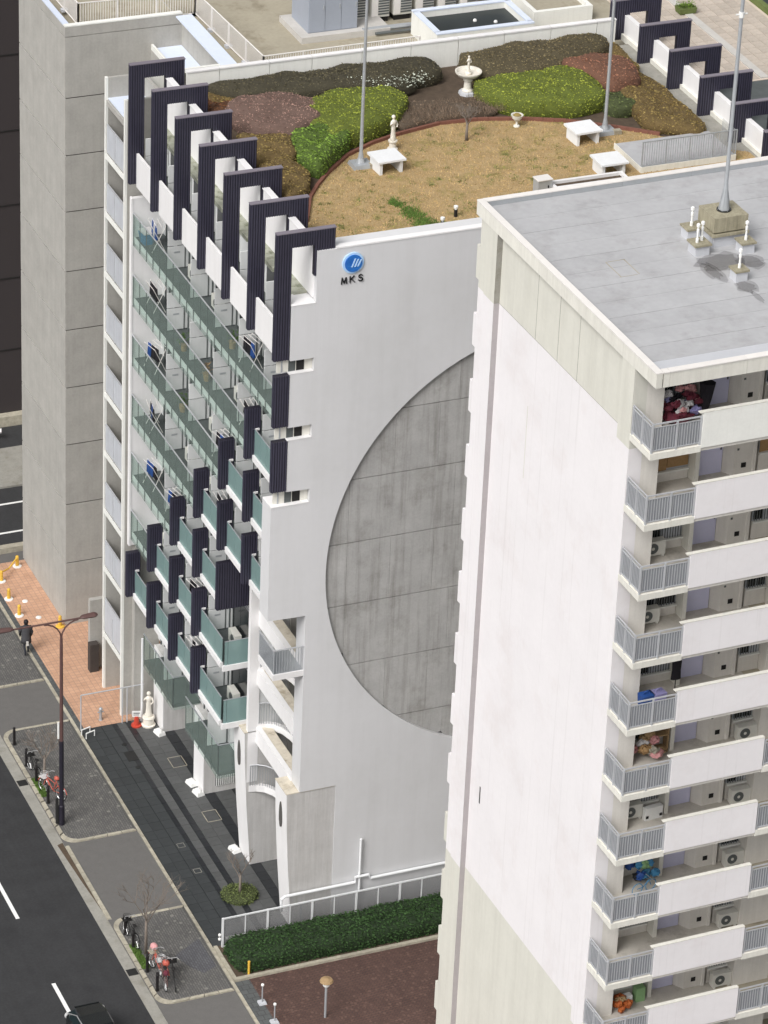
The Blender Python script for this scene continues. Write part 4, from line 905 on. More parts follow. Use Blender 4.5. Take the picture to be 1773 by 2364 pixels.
pb = thing('planter_bed', 'long low white planter box in front of the deck', 'planter', (14.3, -22.1, GZ)); 
for a in ((-1.6, 1.6, -.35, -.22), (-1.6, 1.6, .22, .35), (-1.6, -1.47, -.22, .22), (1.47, 1.6, -.22, .22)): MB().box(*a, 0, .36).build('side', 'white', pb)
MB().box(-1.47, 1.47, -.22, .22, 0, .24).build('soil', 'soil', pb)
dk = thing('deck', 'raised grey deck with cream edge and bar railing beside the right portals', 'deck', (19.0, -20.25, GZ), 0)
MB().box(-2.1, 2.1, -1.22, 1.22, .02, .22).build('platform', 'roof_membrane', dk); MB().box(-2.13, -2.1, -1.24, 1.24, .0, .25).build('edge', 'cream_edge', dk); MB().box(-2.1, 2.1, -1.25, -1.22, 0, .25).build('edge', 'cream_edge', dk)
for x in (-1.9, 0, 1.9): MB().box(x-.1, x+.1, -1.2, -1.0, -.1, .02).build('foot', 'cream_edge', dk)
m = MB()
for q in range(41): m.box(-2.08+.104*q, -2.062+.104*q, -1.19, -1.172, .27, 1.28)
m.build('baluster', 'galv', dk, kind='stuff'); MB().box(-2.1, 2.1, -1.20, -1.16, 1.28, 1.32).build('handrail', 'galv', dk); MB().box(-2.1, 2.1, -1.195, -1.165, .25, .28).build('handrail', 'galv', dk)
m = MB()
for q in range(12): m.box(2.06, 2.078, -1.08+.1*q, -1.062+.1*q, .27, 1.28)
m.build('baluster', 'galv', dk, kind='stuff')
for q in range(5): MB().box(-2.09+1.04*q, -2.05+1.04*q, -1.21, -1.15, .22, 1.3).build('post', 'galv', dk)
struct('roof_channel', MB().box(21.3, 22.2, -25.4, -9.35, GZ-.06, GZ-.01), 'gutter')
# --- rear roof plant
cb = thing('switchgear_cabinet', 'large blue grey equipment cabinet on a plinth on the rear roof', 'cabinet', (10.75, -2.6, 29.52), 0)
MB().box(-1.5, 2.6, -1.45, 1.2, 0, .28).build('plinth', 'terrace_kerb', cb); MB().box(-1.05, 1.2, -1.05, .9, .28, 2.75).build('body', 'cabinet', cb)
for q in range(3): d = MB().box(-1.03+.745*q, -.305+.745*q, -1.075, -1.05, .32, 2.7).build('door', 'cabinet', cb); sub('handle', MB().box(-.40+.745*q, -.36+.745*q, -1.10, -1.075, 1.3, 1.5), 'steel', d)
for i in range(6):
    x = 12.35+i*1.05; u = thing('condenser', '%s tall condenser unit right of the blue grey cabinet' % ('first', 'second', 'third', 'fourth', 'fifth', 'sixth')[i], 'condenser', (x, -2.2, 29.52), 0, 'condenser units on the rear roof')
    MB().box(-.42, .42, -.55, .55, .25, 2.2).build('body', 'ac', u); MB().box(-.42, -.12, -.57, -.55, .3, 2.1).build('side_panel', 'rail_white', u)
    m = MB()
    for q in range(14): m.box(-.10, .40, -.58, -.555, .36+.12*q, .42+.12*q)
    m.build('louvre', 'steel_dark', u, kind='stuff'); m = MB().box(-.38, .38, -.5, .5, 0, .25); m.build('stand', 'dark', u)
pipe = MB(); pipe.tube([(12.1, -3.9, 29.75), (15.5, -3.9, 29.75), (15.5, -3.2, 29.75)], .12, 8); tag(pipe.build('roof_pipe', 'galv'), 'thick grey pipe running in front of the condenser units', 'pipe')
pipe = MB(); pipe.tube([(12.6, -4.2, 29.66), (15.9, -4.2, 29.66)], .07, 8); tag(pipe.build('roof_pipe', 'steel_dark'), 'thin dark pipe running in front of the thick grey pipe', 'pipe')
pt = thing('roof_tank', 'white rimmed open rooftop basin with black bottom behind the garden wall', 'basin', (16.45, -5.7, 29.5), 0)
for a in ((-2.25, 2.25, -1.4, -1.18), (-2.25, 2.25, 1.18, 1.4), (-2.25, -2.03, -1.18, 1.18), (2.03, 2.25, -1.18, 1.18)): MB().box(*a, 0, 1.06).build('wall', 'white_old', pt); MB().box(a[0]-.02, a[1]+.02, a[2]-.02, a[3]+.02, 1.06, 1.12).build('rim', 'roof_blue', pt)
MB().box(-2.03, 2.03, -1.18, 1.18, 0, .78).build('bottom', 'pit', pt)
for x, y in ((.2, .2), (1.0, -.2)): MB().ball((x, y, .80), .09, 8, 5).build('float', 'stone_white', pt)
pt = thing('roof_tank', 'second pale rimmed basin half hidden by the right flagpole', 'basin', (21.0, -3.9, 29.5), 0)
for a in ((-1.4, 1.4, -1.3, -1.1), (-1.4, 1.4, 1.1, 1.3), (-1.4, -1.2, -1.1, 1.1), (1.2, 1.4, -1.1, 1.1)): MB().box(*a, 0, .7).build('wall', 'white_old', pt)
MB().box(-1.2, 1.2, -1.1, 1.1, 0, .5).build('bottom', 'roof_rear', pt)
def railing(name, label, pts, z0, h=1.1, pitch=.11):
    r = thing(name, label, 'railing', (pts[0][0], pts[0][1], z0), world=True); m = MB()
    for a, b in zip(pts[:-1], pts[1:]):
        a = Vector((*a, z0)); b = Vector((*b, z0)); L_ = (b-a).length; n = int(L_/pitch)
        for q in range(n):
            p = a.lerp(b, q/n); m.box(p.x-.01, p.x+.01, p.y-.01, p.y+.01, z0+.1, z0+h)
        for zz in (h, .1): MB().tube([a+Vector((0, 0, zz)), b+Vector((0, 0, zz))], .028, 6).build('rail', 'rail_white', r)
        k = max(1, round(L_/1.8))
        for q in range(k+1):
            p = a.lerp(b, q/k); MB().box(p.x-.03, p.x+.03, p.y-.03, p.y+.03, z0, z0+h).build('post', 'rail_white', r); MB().box(p.x-.15, p.x+.15, p.y-.12, p.y+.12, z0, z0+.12).build('footing', 'roof_light', r)
    m.build('baluster', 'rail_white', r, kind='stuff')
railing('guard_railing', 'pale guard railing round the left part of the rear roof', [(.75, 8), (.75, .5), (6.0, .3), (6.3, -7.2), (13.4, -7.1)], 29.52)
railing('guard_railing', 'low pale guard railing behind the basins on the rear roof', [(18.9, -7.6), (21.6, -7.6)], 29.52, .9)
# --- tiled terrace beyond the right portals
tt = struct('roof_terrace', MB().box(24.0, 30.2, -13.2, 8, 28.9, 29.47), 'terrace_joint')
bx = []
for i in range(11):
    for j in range(20):
        x = 26.85+i*.5 if i > 4 else 24.1+i*.5
        if i <= 4: x = 24.1+i*.5
        else: x = 27.0+(i-5)*.5
        if x+.48 > 30.1: continue
        y = -13.1+j*.62
        bx.append((x, x+.475, y, y+.595, 29.4, 29.49))
pieces('terrace_tile', bx, 'terrace_tile', tt)
MB().box(26.62, 26.98, -13.1, 5, 29.4, 29.53).build('terrace_kerb', 'terrace_kerb', tt); MB().box(30.15, 30.4, -13.2, 8, 29.0, 29.75).build('terrace_edge', 'leaf_moss', tt)
struct('lower_roof', MB().box(24.0, 40, -40, -13.2, 24, 29.44), 'floor_dark'); struct('lower_roof', MB().box(30.4, 60, -13.2, 30, 20, 27), 'pit')
pl = thing('planter', 'green leafy planter trough standing on the tiled terrace', 'planter', (26.75, -5.6, 29.53)); MB().tbox((0, 0), (.38, .24), (.42, .28), 0, .26).build('trough', 'leaf_moss', pl)
mb = MB()
for _ in range(260):
    p = Vector((rnd.uniform(-.4, .4), rnd.uniform(-.25, .25), .28+rnd.random()*.18)); s = .05; u_ = Vector((rnd.gauss(0, 1), rnd.gauss(0, 1), rnd.gauss(0, .5))).normalized(); w_ = u_.cross(Vector((.1, .2, 1))).normalized(); mb.add([p-u_*s, p+w_*s*.5, p+u_*s, p-w_*s*.5], [(0, 1, 2, 3)])
mb.build('foliage', 'leaf_green', pl, kind='stuff')
# ================================================================ street furniture, vehicles, people, planting at street level
def bare_tree(name, label, loc, h, seed, spread=.5, lean=(0, 0), n0=5):
    t = thing(name, label, 'tree', loc); rnd = random.Random(seed); tr = MB(); br = MB()
    hs_ = h*.42; tr.tube([(0, 0, -.05), (lean[0]*.4, lean[1]*.4, hs_*.5), (lean[0], lean[1], hs_)], [.075, .06, .045], 8)
    tr.build('trunk', 'bark', t, smooth=True)
    def grow(p, d, L_, r, dep):
        q = p+d*L_*.5+Vector((rnd.gauss(0, .03), rnd.gauss(0, .03), 0)); e = p+d*L_; br.tube([p, q, e], [r, r*.8, r*.55], 5)
        if dep == 0: return
        for _ in range(3 if dep > 1 else 4):
            nd = (d+Vector((rnd.gauss(0, spread), rnd.gauss(0, spread), abs(rnd.gauss(.15, .25))))).normalized(); grow(p.lerp(e, rnd.uniform(.5, 1)), nd, L_*rnd.uniform(.55, .8), r*.6, dep-1)
    b0 = Vector((lean[0], lean[1], hs_*.95))
    for k in range(n0):
        a = 6.28*k/n0+rnd.uniform(-.4, .4); grow(b0-Vector((0, 0, rnd.uniform(0, hs_*.25))), Vector((math.cos(a)*.55, math.sin(a)*.55, 1)).normalized(), h*.24, .026, 3)
    br.build('crown', 'bark', t); return t
bare_tree('street_tree', 'bare young street tree in the verge by the tall street lamp', (-5.05, -12.37, 0), 3.6, 3)
bare_tree('street_tree', 'bare young street tree behind the cluster of parked bicycles', (-4.98, -25.47, 0), 4.9, 8)
bare_tree('forecourt_tree', 'slim bare sapling growing from a round clipped bush on the forecourt', (.05, -22.95, 0), 2.7, 4, .35, n0=3)
shrub('round_bush', 'low round mossy bush around the forecourt sapling', 'bush', [(.05+.78*math.cos(6.283*k/20), -22.95+.72*math.sin(6.283*k/20)) for k in range(20)], .22, 'leaf_moss', seed=30, z0=-.02, size=.04, lump=.03, grow=1.)
shrub('hedge', 'long dark green box hedge in front of the white mesh fence', 'hedge', [(-1.9, -28.15), (12, -28.15), (12, -26.4), (-1.9, -26.4)], .72, 'leaf_hedge', seed=31, z0=0., dens=260, size=.055, lump=.05, shoulder=.8, grow=1., jitter=.08)
for (x, y, w, l, lab) in ((-5.32, -12.55, .3, 1.5, 'small grass verge at the foot of the tree by the street lamp'), (-5.30, -25.6, .3, 1.7, 'small grass verge at the foot of the tree by the bicycles')):
    vb = MB(); r2 = random.Random(int(-y*10))
    for _ in range(900):
        px, py = x+r2.uniform(-w, w)*.5, y+r2.uniform(-l, l)*.5; a = r2.uniform(0, 6.28); vb.add([(px-.02*math.cos(a), py-.02*math.sin(a), 0), (px+.02*math.cos(a), py+.02*math.sin(a), 0), (px+r2.gauss(0, .04), py+r2.gauss(0, .04), r2.uniform(.06, .16))], [(0, 1, 2)])
    tag(vb.build('grass_verge', 'blade_green', kind='stuff'), lab, 'grass')
bt = bare_tree('garden_tree', 'small dark leafless tree standing on the edge of the roof lawn', (11.5, -16.5, GZ), 1.9, 12, .4, n0=5)
# street lamp with two arms
L_ = thing('street_lamp', 'tall brown street lamp with two outstretched arms on the pavement', 'street lamp', (-5.3, -15.5, 0))
MB().lathe((0, 0), [(.13, 0), (.13, .95), (.10, 1.0), (.10, 4.2), (.09, 4.25)], 14).build('base', 'lamp_base', L_)
MB().lathe((0, 0), [(.085, 4.2), (.07, 8.8), (.06, 9.35)], 12).build('pole', 'lamp_brown', L_)
MB().box(-.26, -.15, -.05, .05, .1, 1.35).build('control_box', 'iron', L_); MB().tube([(-.14, -.02, 4.4), (-.14, -.02, 5.2)], .045, 6).build('notice', 'stone_white', L_)
arm = MB(); arm.tube([(-2.25, 0, 10.15), (1.0, 0, 10.15)], .04, 8)
for s in (-1, 1): arm.tube([(0, 0, 9.3)]+[(s*(.75-.75*math.cos(t)), 0, 9.3+.8*math.sin(t)) for t in (.35, .7, 1.05, 1.35, 1.57)], .035, 6)
arm.build('arms', 'lamp_brown', L_)
for s in (-1, 1):
    hd = MB()
    o_ = 2.1 if s < 0 else .85
    hd.tube([(s*o_, 0, 10.18), (s*(o_+.12), 0, 10.18), (s*(o_+.6), 0, 10.2), (s*(o_+.72), 0, 10.2)], [.05, .085, .10, .05], 8); hd.v = [(a, b*1.6, c) for a, b, c in hd.v]; hd.build('lamp_head', 'lamp_brown', L_)
for i, (x, y) in enumerate(((-5.33, -8.93), (-5.34, -10.71), (-5.33, -12.08), (-5.34, -13.77), (-5.33, -23.92), (-5.34, -24.94), (-5.33, -26.65), (-5.37, -27.97))):
    b_ = thing('bollard', '%s black bollard along the kerb of the %s pavement island' % (('farthest', 'second', 'third', 'nearest')[i % 4], 'lamp post' if i < 4 else 'bicycle'), 'bollard', (x, y, 0), 0, 'black kerb bollards')
    MB().lathe((0, 0), [(.065, 0), (.065, .78), (.05, .80), (.05, .83), (.07, .85), (.055, .89), (.02, .91)], 10).build('post', 'bollard', b_); MB().cyl(0, 0, .0, .03, .09, n=10).build('collar', 'iron', b_)
def bicycle(label, loc, rz, colour, basket=None, bags=None, lean=0.):
    b = thing('bicycle', label, 'bicycle', loc, rz, 'bicycles parked on the pavement'); b.rotation_euler = (lean, 0, rz)
    for x in (-.52, .52):
        w = MB().torus((x, 0, .33), .31, .022, 'Y', 22, 5).build('wheel', 'tyre', b); m = MB().torus((x, 0, .33), .285, .012, 'Y', 22, 4)
        for k in range(8): m.tube([(x, 0, .33), (x+.28*math.cos(k*.785), 0, .33+.28*math.sin(k*.785))], .005, 3)
        sub('rim', m, 'chrome', w)
        sub('mudguard', MB().tube([(x+.345*math.cos(t), 0, .33+.345*math.sin(t)) for t in (.3, .8, 1.3, 1.8, 2.3, 2.9)], .022, 5), colour, w)
    f = MB(); f.tube([(-.52, 0, .33), (-.18, 0, .82)], .016, 5); f.tube([(-.52, 0, .33), (-.05, 0, .28)], .016, 5); f.tube([(-.05, 0, .28), (-.2, 0, .86)], .02, 6); f.tube([(-.05, 0, .28), (.36, 0, .72)], .022, 6); f.tube([(-.15, 0, .66), (.35, 0, .78)], .018, 6); f.tube([(.52, 0, .33), (.35, 0, .95)], .02, 6); f.build('frame', colour, b)
    MB().ball((-.22, 0, .90), .13, 10, 5, (1.0, .65, .35)).build('saddle', 'dark', b)
    h = MB(); h.tube([(.33, 0, .95), (.33, 0, 1.02)], .02, 6); h.tube([(.18, -.27, 1.04), (.32, -.2, 1.03), (.33, 0, 1.02), (.32, .2, 1.03), (.18, .27, 1.04)], .015, 5); h.build('handlebar', 'chrome', b)
    MB().tube([(-.05, -.1, .20), (-.05, .1, .36)], .02, 5).build('crank', 'steel_dark', b)
    if basket:
        m = MB().tbox((.52, 0), (.13, .16), (.17, .2), .72, .74)
        for z in (.78, .85, .92): m.torus((.52, 0, z), .17, .010, 'Z', 12, 4)
        m.build('basket', basket, b)
    for c_, x, z, r in (bags or ()): MB().ball((x, 0, z), r, 10, 6, (1.1, .9, .9)).build('bundle', c_, b)
bicycle('red bicycle with bundles in its basket beside the near bollards', (-4.98, -26.9, 0), rad(100), 'red_bike', 'kerb', (('cloth_pink', .52, .98, .17), ('red_bike', -.5, .82, .16)), .12)
bicycle('black bicycle nearest the driveway in the cluster by the bare tree', (-4.55, -27.75, 0), rad(75), 'tyre', 'dark', None, -.1)
bicycle('brown bicycle half hidden behind the red bicycle', (-5.0, -27.55, 0), rad(82), 'lamp_brown', 'chrome', (('cloth_red', -.45, .8, .13),), .06)
bicycle('dark bicycle leaning by the bollards at the far end of the bicycle island', (-5.28, -24.45, 0), rad(95), 'tyre', 'dark', None, .08)
bicycle('red and white bicycle between the bare tree and the street lamp', (-5.02, -13.3, 0), rad(118), 'red_bike', 'cloth_white', (('red_bike', -.2, .95, .12),), .1)
bicycle('black bicycle behind the first bare tree in the verge', (-5.25, -11.5, 0), rad(95), 'tyre', 'dark', None, .05)
# car cut by the lower edge
car = thing('car', 'black hatchback driving on the road at the bottom edge', 'car', (-8.85, -31.2, -.12), 0)
sec = [(-2.1, .62, .32, .70), (-2.02, .78, .25, .86), (-1.2, .84, .22, .95), (.2, .85, .22, .98), (1.3, .85, .24, 1.0), (1.9, .80, .28, .96), (2.08, .66, .36, .78)]
def loft(rows):
    v = []; f = []
    for y, pts in rows: v += [(x, y, z) for x, z in pts]
    n = len(rows[0][1])
    for i in range(len(rows)-1):
        for k in range(n): f.append((i*n+k, i*n+(k+1) % n, (i+1)*n+(k+1) % n, (i+1)*n+k))
    f += [tuple(range(n-1, -1, -1)), tuple(range((len(rows)-1)*n, len(rows)*n))]; return MB().add(v, f)
loft([(y, [(-w*.92, z0), (-w, z0+.2), (-w, z1-.12), (-w*.88, z1), (w*.88, z1), (w, z1-.12), (w, z0+.2), (w*.92, z0)]) for y, w, z0, z1 in sec]).build('body', 'car_black', car, smooth=False)
loft([(y, [(-a, z0), (-b, z1), (b, z1), (a, z0)]) for y, a, b, z0, z1 in ((-1.0, .76, .72, .93, .95), (-.35, .78, .60, .95, 1.36), (.9, .78, .60, .96, 1.44), (1.55, .76, .56, .96, 1.36), (1.98, .72, .66, .92, .98))]).build('cabin', 'car_glass', car)
loft([(y, [(-b, z), (-b*.9, z+.04), (b*.9, z+.04), (b, z)]) for y, b, z in ((-.4, .60, 1.33), (.2, .62, 1.42), (.95, .61, 1.435), (1.62, .56, 1.35))]).build('roof', 'car_black', car)
for sx in (-1, 1):
    for y in (-1.35, 1.3):
        w = MB().tube([(sx*.66, y, .31), (sx*.86, y, .31)], .31, 18).build('wheel', 'tyre', car); sub('rim', MB().tube([(sx*.86, y, .31), (sx*.875, y, .31)], .2, 12), 'chrome', w)
    MB().ball((sx*.72, 1.98, .82), .17, 10, 6, (.7, .55, .9)).build('tail_light', 'lens', car); MB().box(sx*.90-.07, sx*.90+.07, -.75, -.6, .95, 1.07).build('mirror', 'car_black', car); MB().ball((sx*.6, -2.02, .66), .14, 8, 5, (1.2, .5, .7)).build('headlight', 'lens', car)
MB().tube([(-.78, 1.9, .98), (-.70, 1.55, 1.18), (-.62, 1.1, 1.40), (-.62, .2, 1.45)], .022, 5).build('trim', 'chrome', car); MB().box(-.26, .26, 2.05, 2.09, .55, .68).build('number_plate', 'stone_white', car); MB().tube([(-.5, 1.75, 1.33), (.5, 1.75, 1.33)], .035, 6).build('spoiler', 'car_black', car)
# white mesh fence
fn = thing('mesh_fence', 'white framed mesh fence between the box hedge and the end wall', 'fence', (-1.9, -26.12, 0), world=True)
xs = [-1.9+1.955*i for i in range(8)]
for i, x in enumerate(xs):
    MB().box(x-.04, x+.04, -26.16, -26.08, 0, 1.47).build('post', 'pipe_white', fn)
    if i < 7:
        MB().box(x+.96, x+1.0, -26.14, -26.10, .06, 1.45).build('mullion', 'pipe_white', fn); MB().box(x+.04, x+1.915, -26.145, -26.095, 1.41, 1.47).build('rail', 'pipe_white', fn); MB().box(x+.04, x+1.915, -26.145, -26.095, .04, .10).build('rail', 'pipe_white', fn)
        for a in (0.05, 1.01): MB().box(x+a, x+a+.9, -26.125, -26.115, .10, 1.41).build('mesh_panel', 'mesh_panel', fn)
MB().tube([(-1.7, -25.98, .32), (.75, -25.98, .32)], .075, 8).build('cross_bar', 'stone_white', fn)
for z in (.35, .55): MB().ball((-2.02, -26.1, z+.1), .07, 8, 5).build('post_light', 'stone_white', fn)
tf = thing('frame_fence', 'thin grey metal fence between the orange pavement and the forecourt', 'fence', (-1.2, -8.78, 0), world=True)
MB().tube([(-2.2, -8.8, 1.85), (.75, -8.8, 1.85)], .03, 6).build('rail', 'alu', tf)
for x in (-2.2, -.26, -.04): MB().tube([(x, -8.8, 0), (x, -8.8, 1.85)], .03, 6).build('post', 'alu', tf)
MB().tube([(.62, -8.9, 0), (.62, -8.9, 4.3)], .06, 8).build('tall_post', 'pipe_white', tf)
ps = thing('cherub_statue', 'cream statue of a standing child on a round plinth beside the pillar', 'statue', (.78, -9.35, 0), -.3)
MB().lathe((0, 0), [(.30, 0), (.32, .08), (.25, .12), (.24, .38), (.29, .44), (.26, .5)], 16).build('pedestal', 'marble', ps); o = figure(MB(), 1.22).build('figure', 'marble', ps, smooth=True); o.location.z = .5
cn = thing('sign_cone', 'red cone base carrying a small white notice beside the child statue', 'sign', (.27, -9.2, 0), -.3)
MB().lathe((0, 0), [(.24, 0), (.24, .06), (.13, .08), (.09, .5)], 14).build('cone', 'red', cn); s_ = MB().box(-.2, .2, -.04, -.01, .48, .78).build('notice', 'stone_white', cn); sub('text_line', MB().box(-.14, .14, -.045, -.04, .66, .70), 'ink', s_); sub('text_line', MB().box(-.14, .1, -.045, -.04, .57, .60), 'ink', s_)
for x, y, lab in ((1.02, -10.15, 'white block at the foot of the far pillar'), (1.0, -14.4, 'white block on the far side at the foot of the near pillar'), (1.02, -15.2, 'white block on the near side at the foot of the near pillar'), (1.0, -19.75, 'white block at the foot of the arched pier')):
    w_ = thing('foot_lamp', lab, 'foot lamp', (x, y, 0), .2, 'white blocks on the forecourt'); MB().tbox((0, 0), (.18, .26), (.15, .22), 0, .16).build('base', 'stone_white', w_); MB().ball((0, 0, .17), .17, 10, 5, (.85, 1.2, .5)).build('cover', 'stone_white', w_, smooth=True)
for x, y, lab in ((-.52, 5.79, 'yellow bollard at the far end next to the concrete tower'), (-1.65, 4.69, 'yellow bollard at the far end beside the kerb'), (-1.81, 3.02, 'middle yellow bollard along the kerb'), (-1.8, 1.45, 'yellow bollard nearest the walking person'), (-.31, -.08, 'yellow bollard at the near corner of the concrete tower')):
    b_ = thing('yellow_bollard', lab, 'bollard', (x, y, 0), 0, 'yellow bollards on the orange pavement'); MB().lathe((0, 0), [(.09, .05), (.075, .48), (.085, .52), (.06, .58), (.02, .60)], 12).build('post', 'yellow', b_); MB().lathe((0, 0), [(.21, 0), (.21, .04), (.14, .07)], 14).build('base', 'stone_white' if y > -1 and y > .5 else 'yellow', b_)
ch = MB().tube([(-.52, 5.79, .5), (-1.1, 5.25, .3), (-1.65, 4.69, .5)], .04, 6); tag(ch.build('chain', 'yellow'), 'yellow chain hung between the two far yellow bollards', 'chain')
for x, y, w in ((-1.15, 2.6, 'farther'), (-1.0, 1.0, 'nearer')): tag(MB().lathe((x, y), [(.14, 0), (.13, .03), (.05, .05)], 10).build('floor_marker', 'stone_white'), 'small white round marker set in the orange pavement, %s of two' % w, 'floor marker')
hy = thing('standpipe', 'short grey standpipe on the orange pavement behind the thin fence', 'standpipe', (-1.09, -8.25, 0)); MB().lathe((0, 0), [(.09, 0), (.07, .05), (.06, .5), (.09, .52), (.09, .6), (.04, .66)], 10).build('post', 'steel', hy); MB().tube([(-.14, 0, .42), (.14, 0, .42)], .03, 6).build('valve', 'steel', hy)
rk = thing('bicycle_rack', 'low white hooped rack by the corner of the thin fence', 'rack', (-2.05, -9.1, 0), .3)
for q in range(2): MB().tube([(-.25, -.35*q, 0), (-.25, -.35*q, .28), (.2, -.35*q, .28), (.2, -.35*q, 0)], .03, 6).build('hoop', 'stone_white', rk)
for x, y, lab in ((-1.69, -30.15, 'short white post lamp farther along the brick pavement edge'), (-1.68, -31.5, 'short white post lamp nearer along the brick pavement edge')):
    l_ = thing('post_lamp', lab, 'post lamp', (x, y, 0), 0, 'short post lamps'); MB().tbox((0, 0), (.16, .16), (.14, .14), 0, .08).build('base', 'roof_light', l_); MB().cyl(0, 0, .08, .85, .03, n=8).build('post', 'galv', l_); MB().ball((0, 0, .9), .07, 8, 5).build('globe', 'stone_white', l_)
l_ = thing('garden_lamp', 'taller lamp with a brown round cap standing on the brick pavement', 'post lamp', (.35, -31.85, 0)); MB().cyl(0, 0, 0, 1.5, .05, n=8).build('post', 'galv', l_); MB().lathe((0, 0), [(.08, 1.5), (.14, 1.58), (.14, 1.72), (.1, 1.76)], 12).build('globe', 'stone_white', l_); MB().lathe((0, 0), [(.28, 1.78), (.24, 1.86), (.05, 1.93)], 14).build('cap', 'wood', l_)
m_ = thing('marker_post', 'short yellow marker post at the corner of the box hedge', 'post', (-1.55, -28.25, .05)); MB().cyl(0, 0, 0, .62, .05, n=8).build('post', 'yellow', m_); MB().cyl(0, 0, .62, .66, .055, n=8).build('cap', 'yellow', m_)
# walking person seen from behind
pe = thing('person', 'person in a dark grey coat and dark trousers walking away along the pavement', 'person', (-2.5, -1.8, 0), rad(-8))
sk = [((0, 0, .92), .13), ((0, 0, 1.12), .135), ((0, .01, 1.36), .15), ((0, .01, 1.47), .065), ((0, .02, 1.55), .06), ((0, .03, 1.63), .10), ((0, .03, 1.70), .085),
      ((.19, .01, 1.40), .065), ((.26, -.03, 1.16), .05), ((.24, .06, .94), .04), ((.235, .09, .86), .035),
      ((-.19, .01, 1.40), .065), ((-.27, .03, 1.16), .05), ((-.25, .12, .95), .04), ((-.245, .15, .87), .035),
      ((.09, 0, .86), .095), ((.09, .10, .48), .065), ((.09, -.02, .09), .045), ((.09, .12, .04), .04),
      ((-.09, 0, .86), .095), ((-.09, -.04, .50), .065), ((-.09, -.30, .16), .045), ((-.09, -.24, .05), .04)]
ed_ = [(0, 1), (1, 2), (2, 3), (3, 4), (4, 5), (5, 6), (2, 7), (7, 8), (8, 9), (9, 10), (2, 11), (11, 12), (12, 13), (13, 14), (0, 15), (15, 16), (16, 17), (17, 18), (0, 19), (19, 20), (20, 21), (21, 22)]
for hnd in (10, 14):
    b_ = Vector(sk[hnd][0])
    for q in range(5):
        sk.append(((b_.x+(q-2)*.017*(1 if q else 1), b_.y+(.03 if q else .05), b_.z-(.05+.012*(2-abs(q-2))) if q else b_.z-.03), .010)); ed_.append((hnd, len(sk)-1))
me = bpy.data.meshes.new('body'); me.from_pydata([p for p, r in sk], ed_, []); me.materials.append(MAT['trouser'])
bo = link('body', me, pe); md = bo.modifiers.new('Skin', 'SKIN'); md.use_smooth_shade = True
if len(me.skin_vertices):
    for i, (p, r) in enumerate(sk): me.skin_vertices[0].data[i].radius = (r, r); me.skin_vertices[0].data[i].use_root = (i == 0)
bo.modifiers.new('Sub', 'SUBSURF').render_levels = 2
def ovals(rings, n=14):
    v = []; f = []
    for cx_, cy_, z, rx, ry in rings: v += [(cx_+rx*math.cos(6.283*k/n), cy_+ry*math.sin(6.283*k/n), z) for k in range(n)]
    for i in range(len(rings)-1):
        for k in range(n): f.append((i*n+k, i*n+(k+1) % n, (i+1)*n+(k+1) % n, (i+1)*n+k))
    f += [tuple(range(n-1, -1, -1)), tuple(range((len(rings)-1)*n, len(rings)*n))]; return MB().add(v, f)
cm = ovals([(0, -.01, .60, .25, .20), (0, 0, .80, .235, .185), (0, 0, 1.02, .20, .155), (0, .01, 1.22, .225, .165), (0, .01, 1.38, .235, .145), (0, .01, 1.45, .16, .11), (0, .02, 1.51, .08, .08)])
for s, (e1, e2) in ((1, ((.27, -.03, 1.15), (.25, .07, .93))), (-1, ((-.28, .03, 1.15), (-.26, .12, .94)))): cm.tube([(s*.17, .01, 1.42), (s*.235, .01, 1.33), e1, e2], [.085, .082, .07, .055], 9)
cm.build('coat', 'coat', pe, smooth=True); MB().ball((0, .0, 1.665), .125, 12, 8, (.92, 1.0, 1.1)).build('hair', 'hair', pe, smooth=True)
MB().ball((0, .135, 1.63), .035, 8, 5, (1.6, .5, 1.8)).build('face', 'skin', pe, smooth=True)
MB().tbox((.02, -.2), (.06, .04), (.05, .03), .52, .74).build('bag', 'bag', pe)

# ================================================================ things left on the balconies
ORD = ('top', 'second', 'third', 'fourth', 'fifth', 'sixth', 'seventh', 'lowest'); BAY = ('first', 'second', 'third', 'fourth', 'fifth', 'sixth')
rb = random.Random(21)
def rack(k, i, y):
    z = S[k]; t = thing('clothes_rack', 'folding clothes rack on the %s glass balcony row, %s bay from the concrete tower' % (ORD[k], BAY[i]), 'clothes rack', (.72, y, z), rb.uniform(-.2, .2), 'clothes racks on the glass balconies')
    m = MB()
    for s in (-1, 1): m.tube([(-.28, s*.45, 0), (.28, s*.45, 1.15)], .016, 5); m.tube([(.28, s*.45, 0), (-.28, s*.45, 1.15)], .016, 5)
    for x in (-.28, -.1, .1, .28): m.tube([(x, -.45, 1.15), (x, .45, 1.15)], .013, 5)
    m.build('frame', 'rail_white', t)
    for q in range(3):
        c_ = rb.choice(('cloth_black', 'cloth_black', 'cloth_white', 'blue_deep', 'cloth_black')); yy = -.3+.3*q
        MB().add([(-.10, yy-.12, 1.16), (-.10, yy+.12, 1.16), (-.13, yy+.14, .55), (-.13, yy-.14, .52), (-.085, yy-.12, 1.165), (-.085, yy+.12, 1.165), (-.05, yy+.13, .6), (-.05, yy-.14, .58)], [(0, 1, 2, 3), (4, 7, 6, 5), (0, 4, 5, 1), (0, 3, 7, 4), (1, 5, 6, 2)]).build('garment', c_, t)
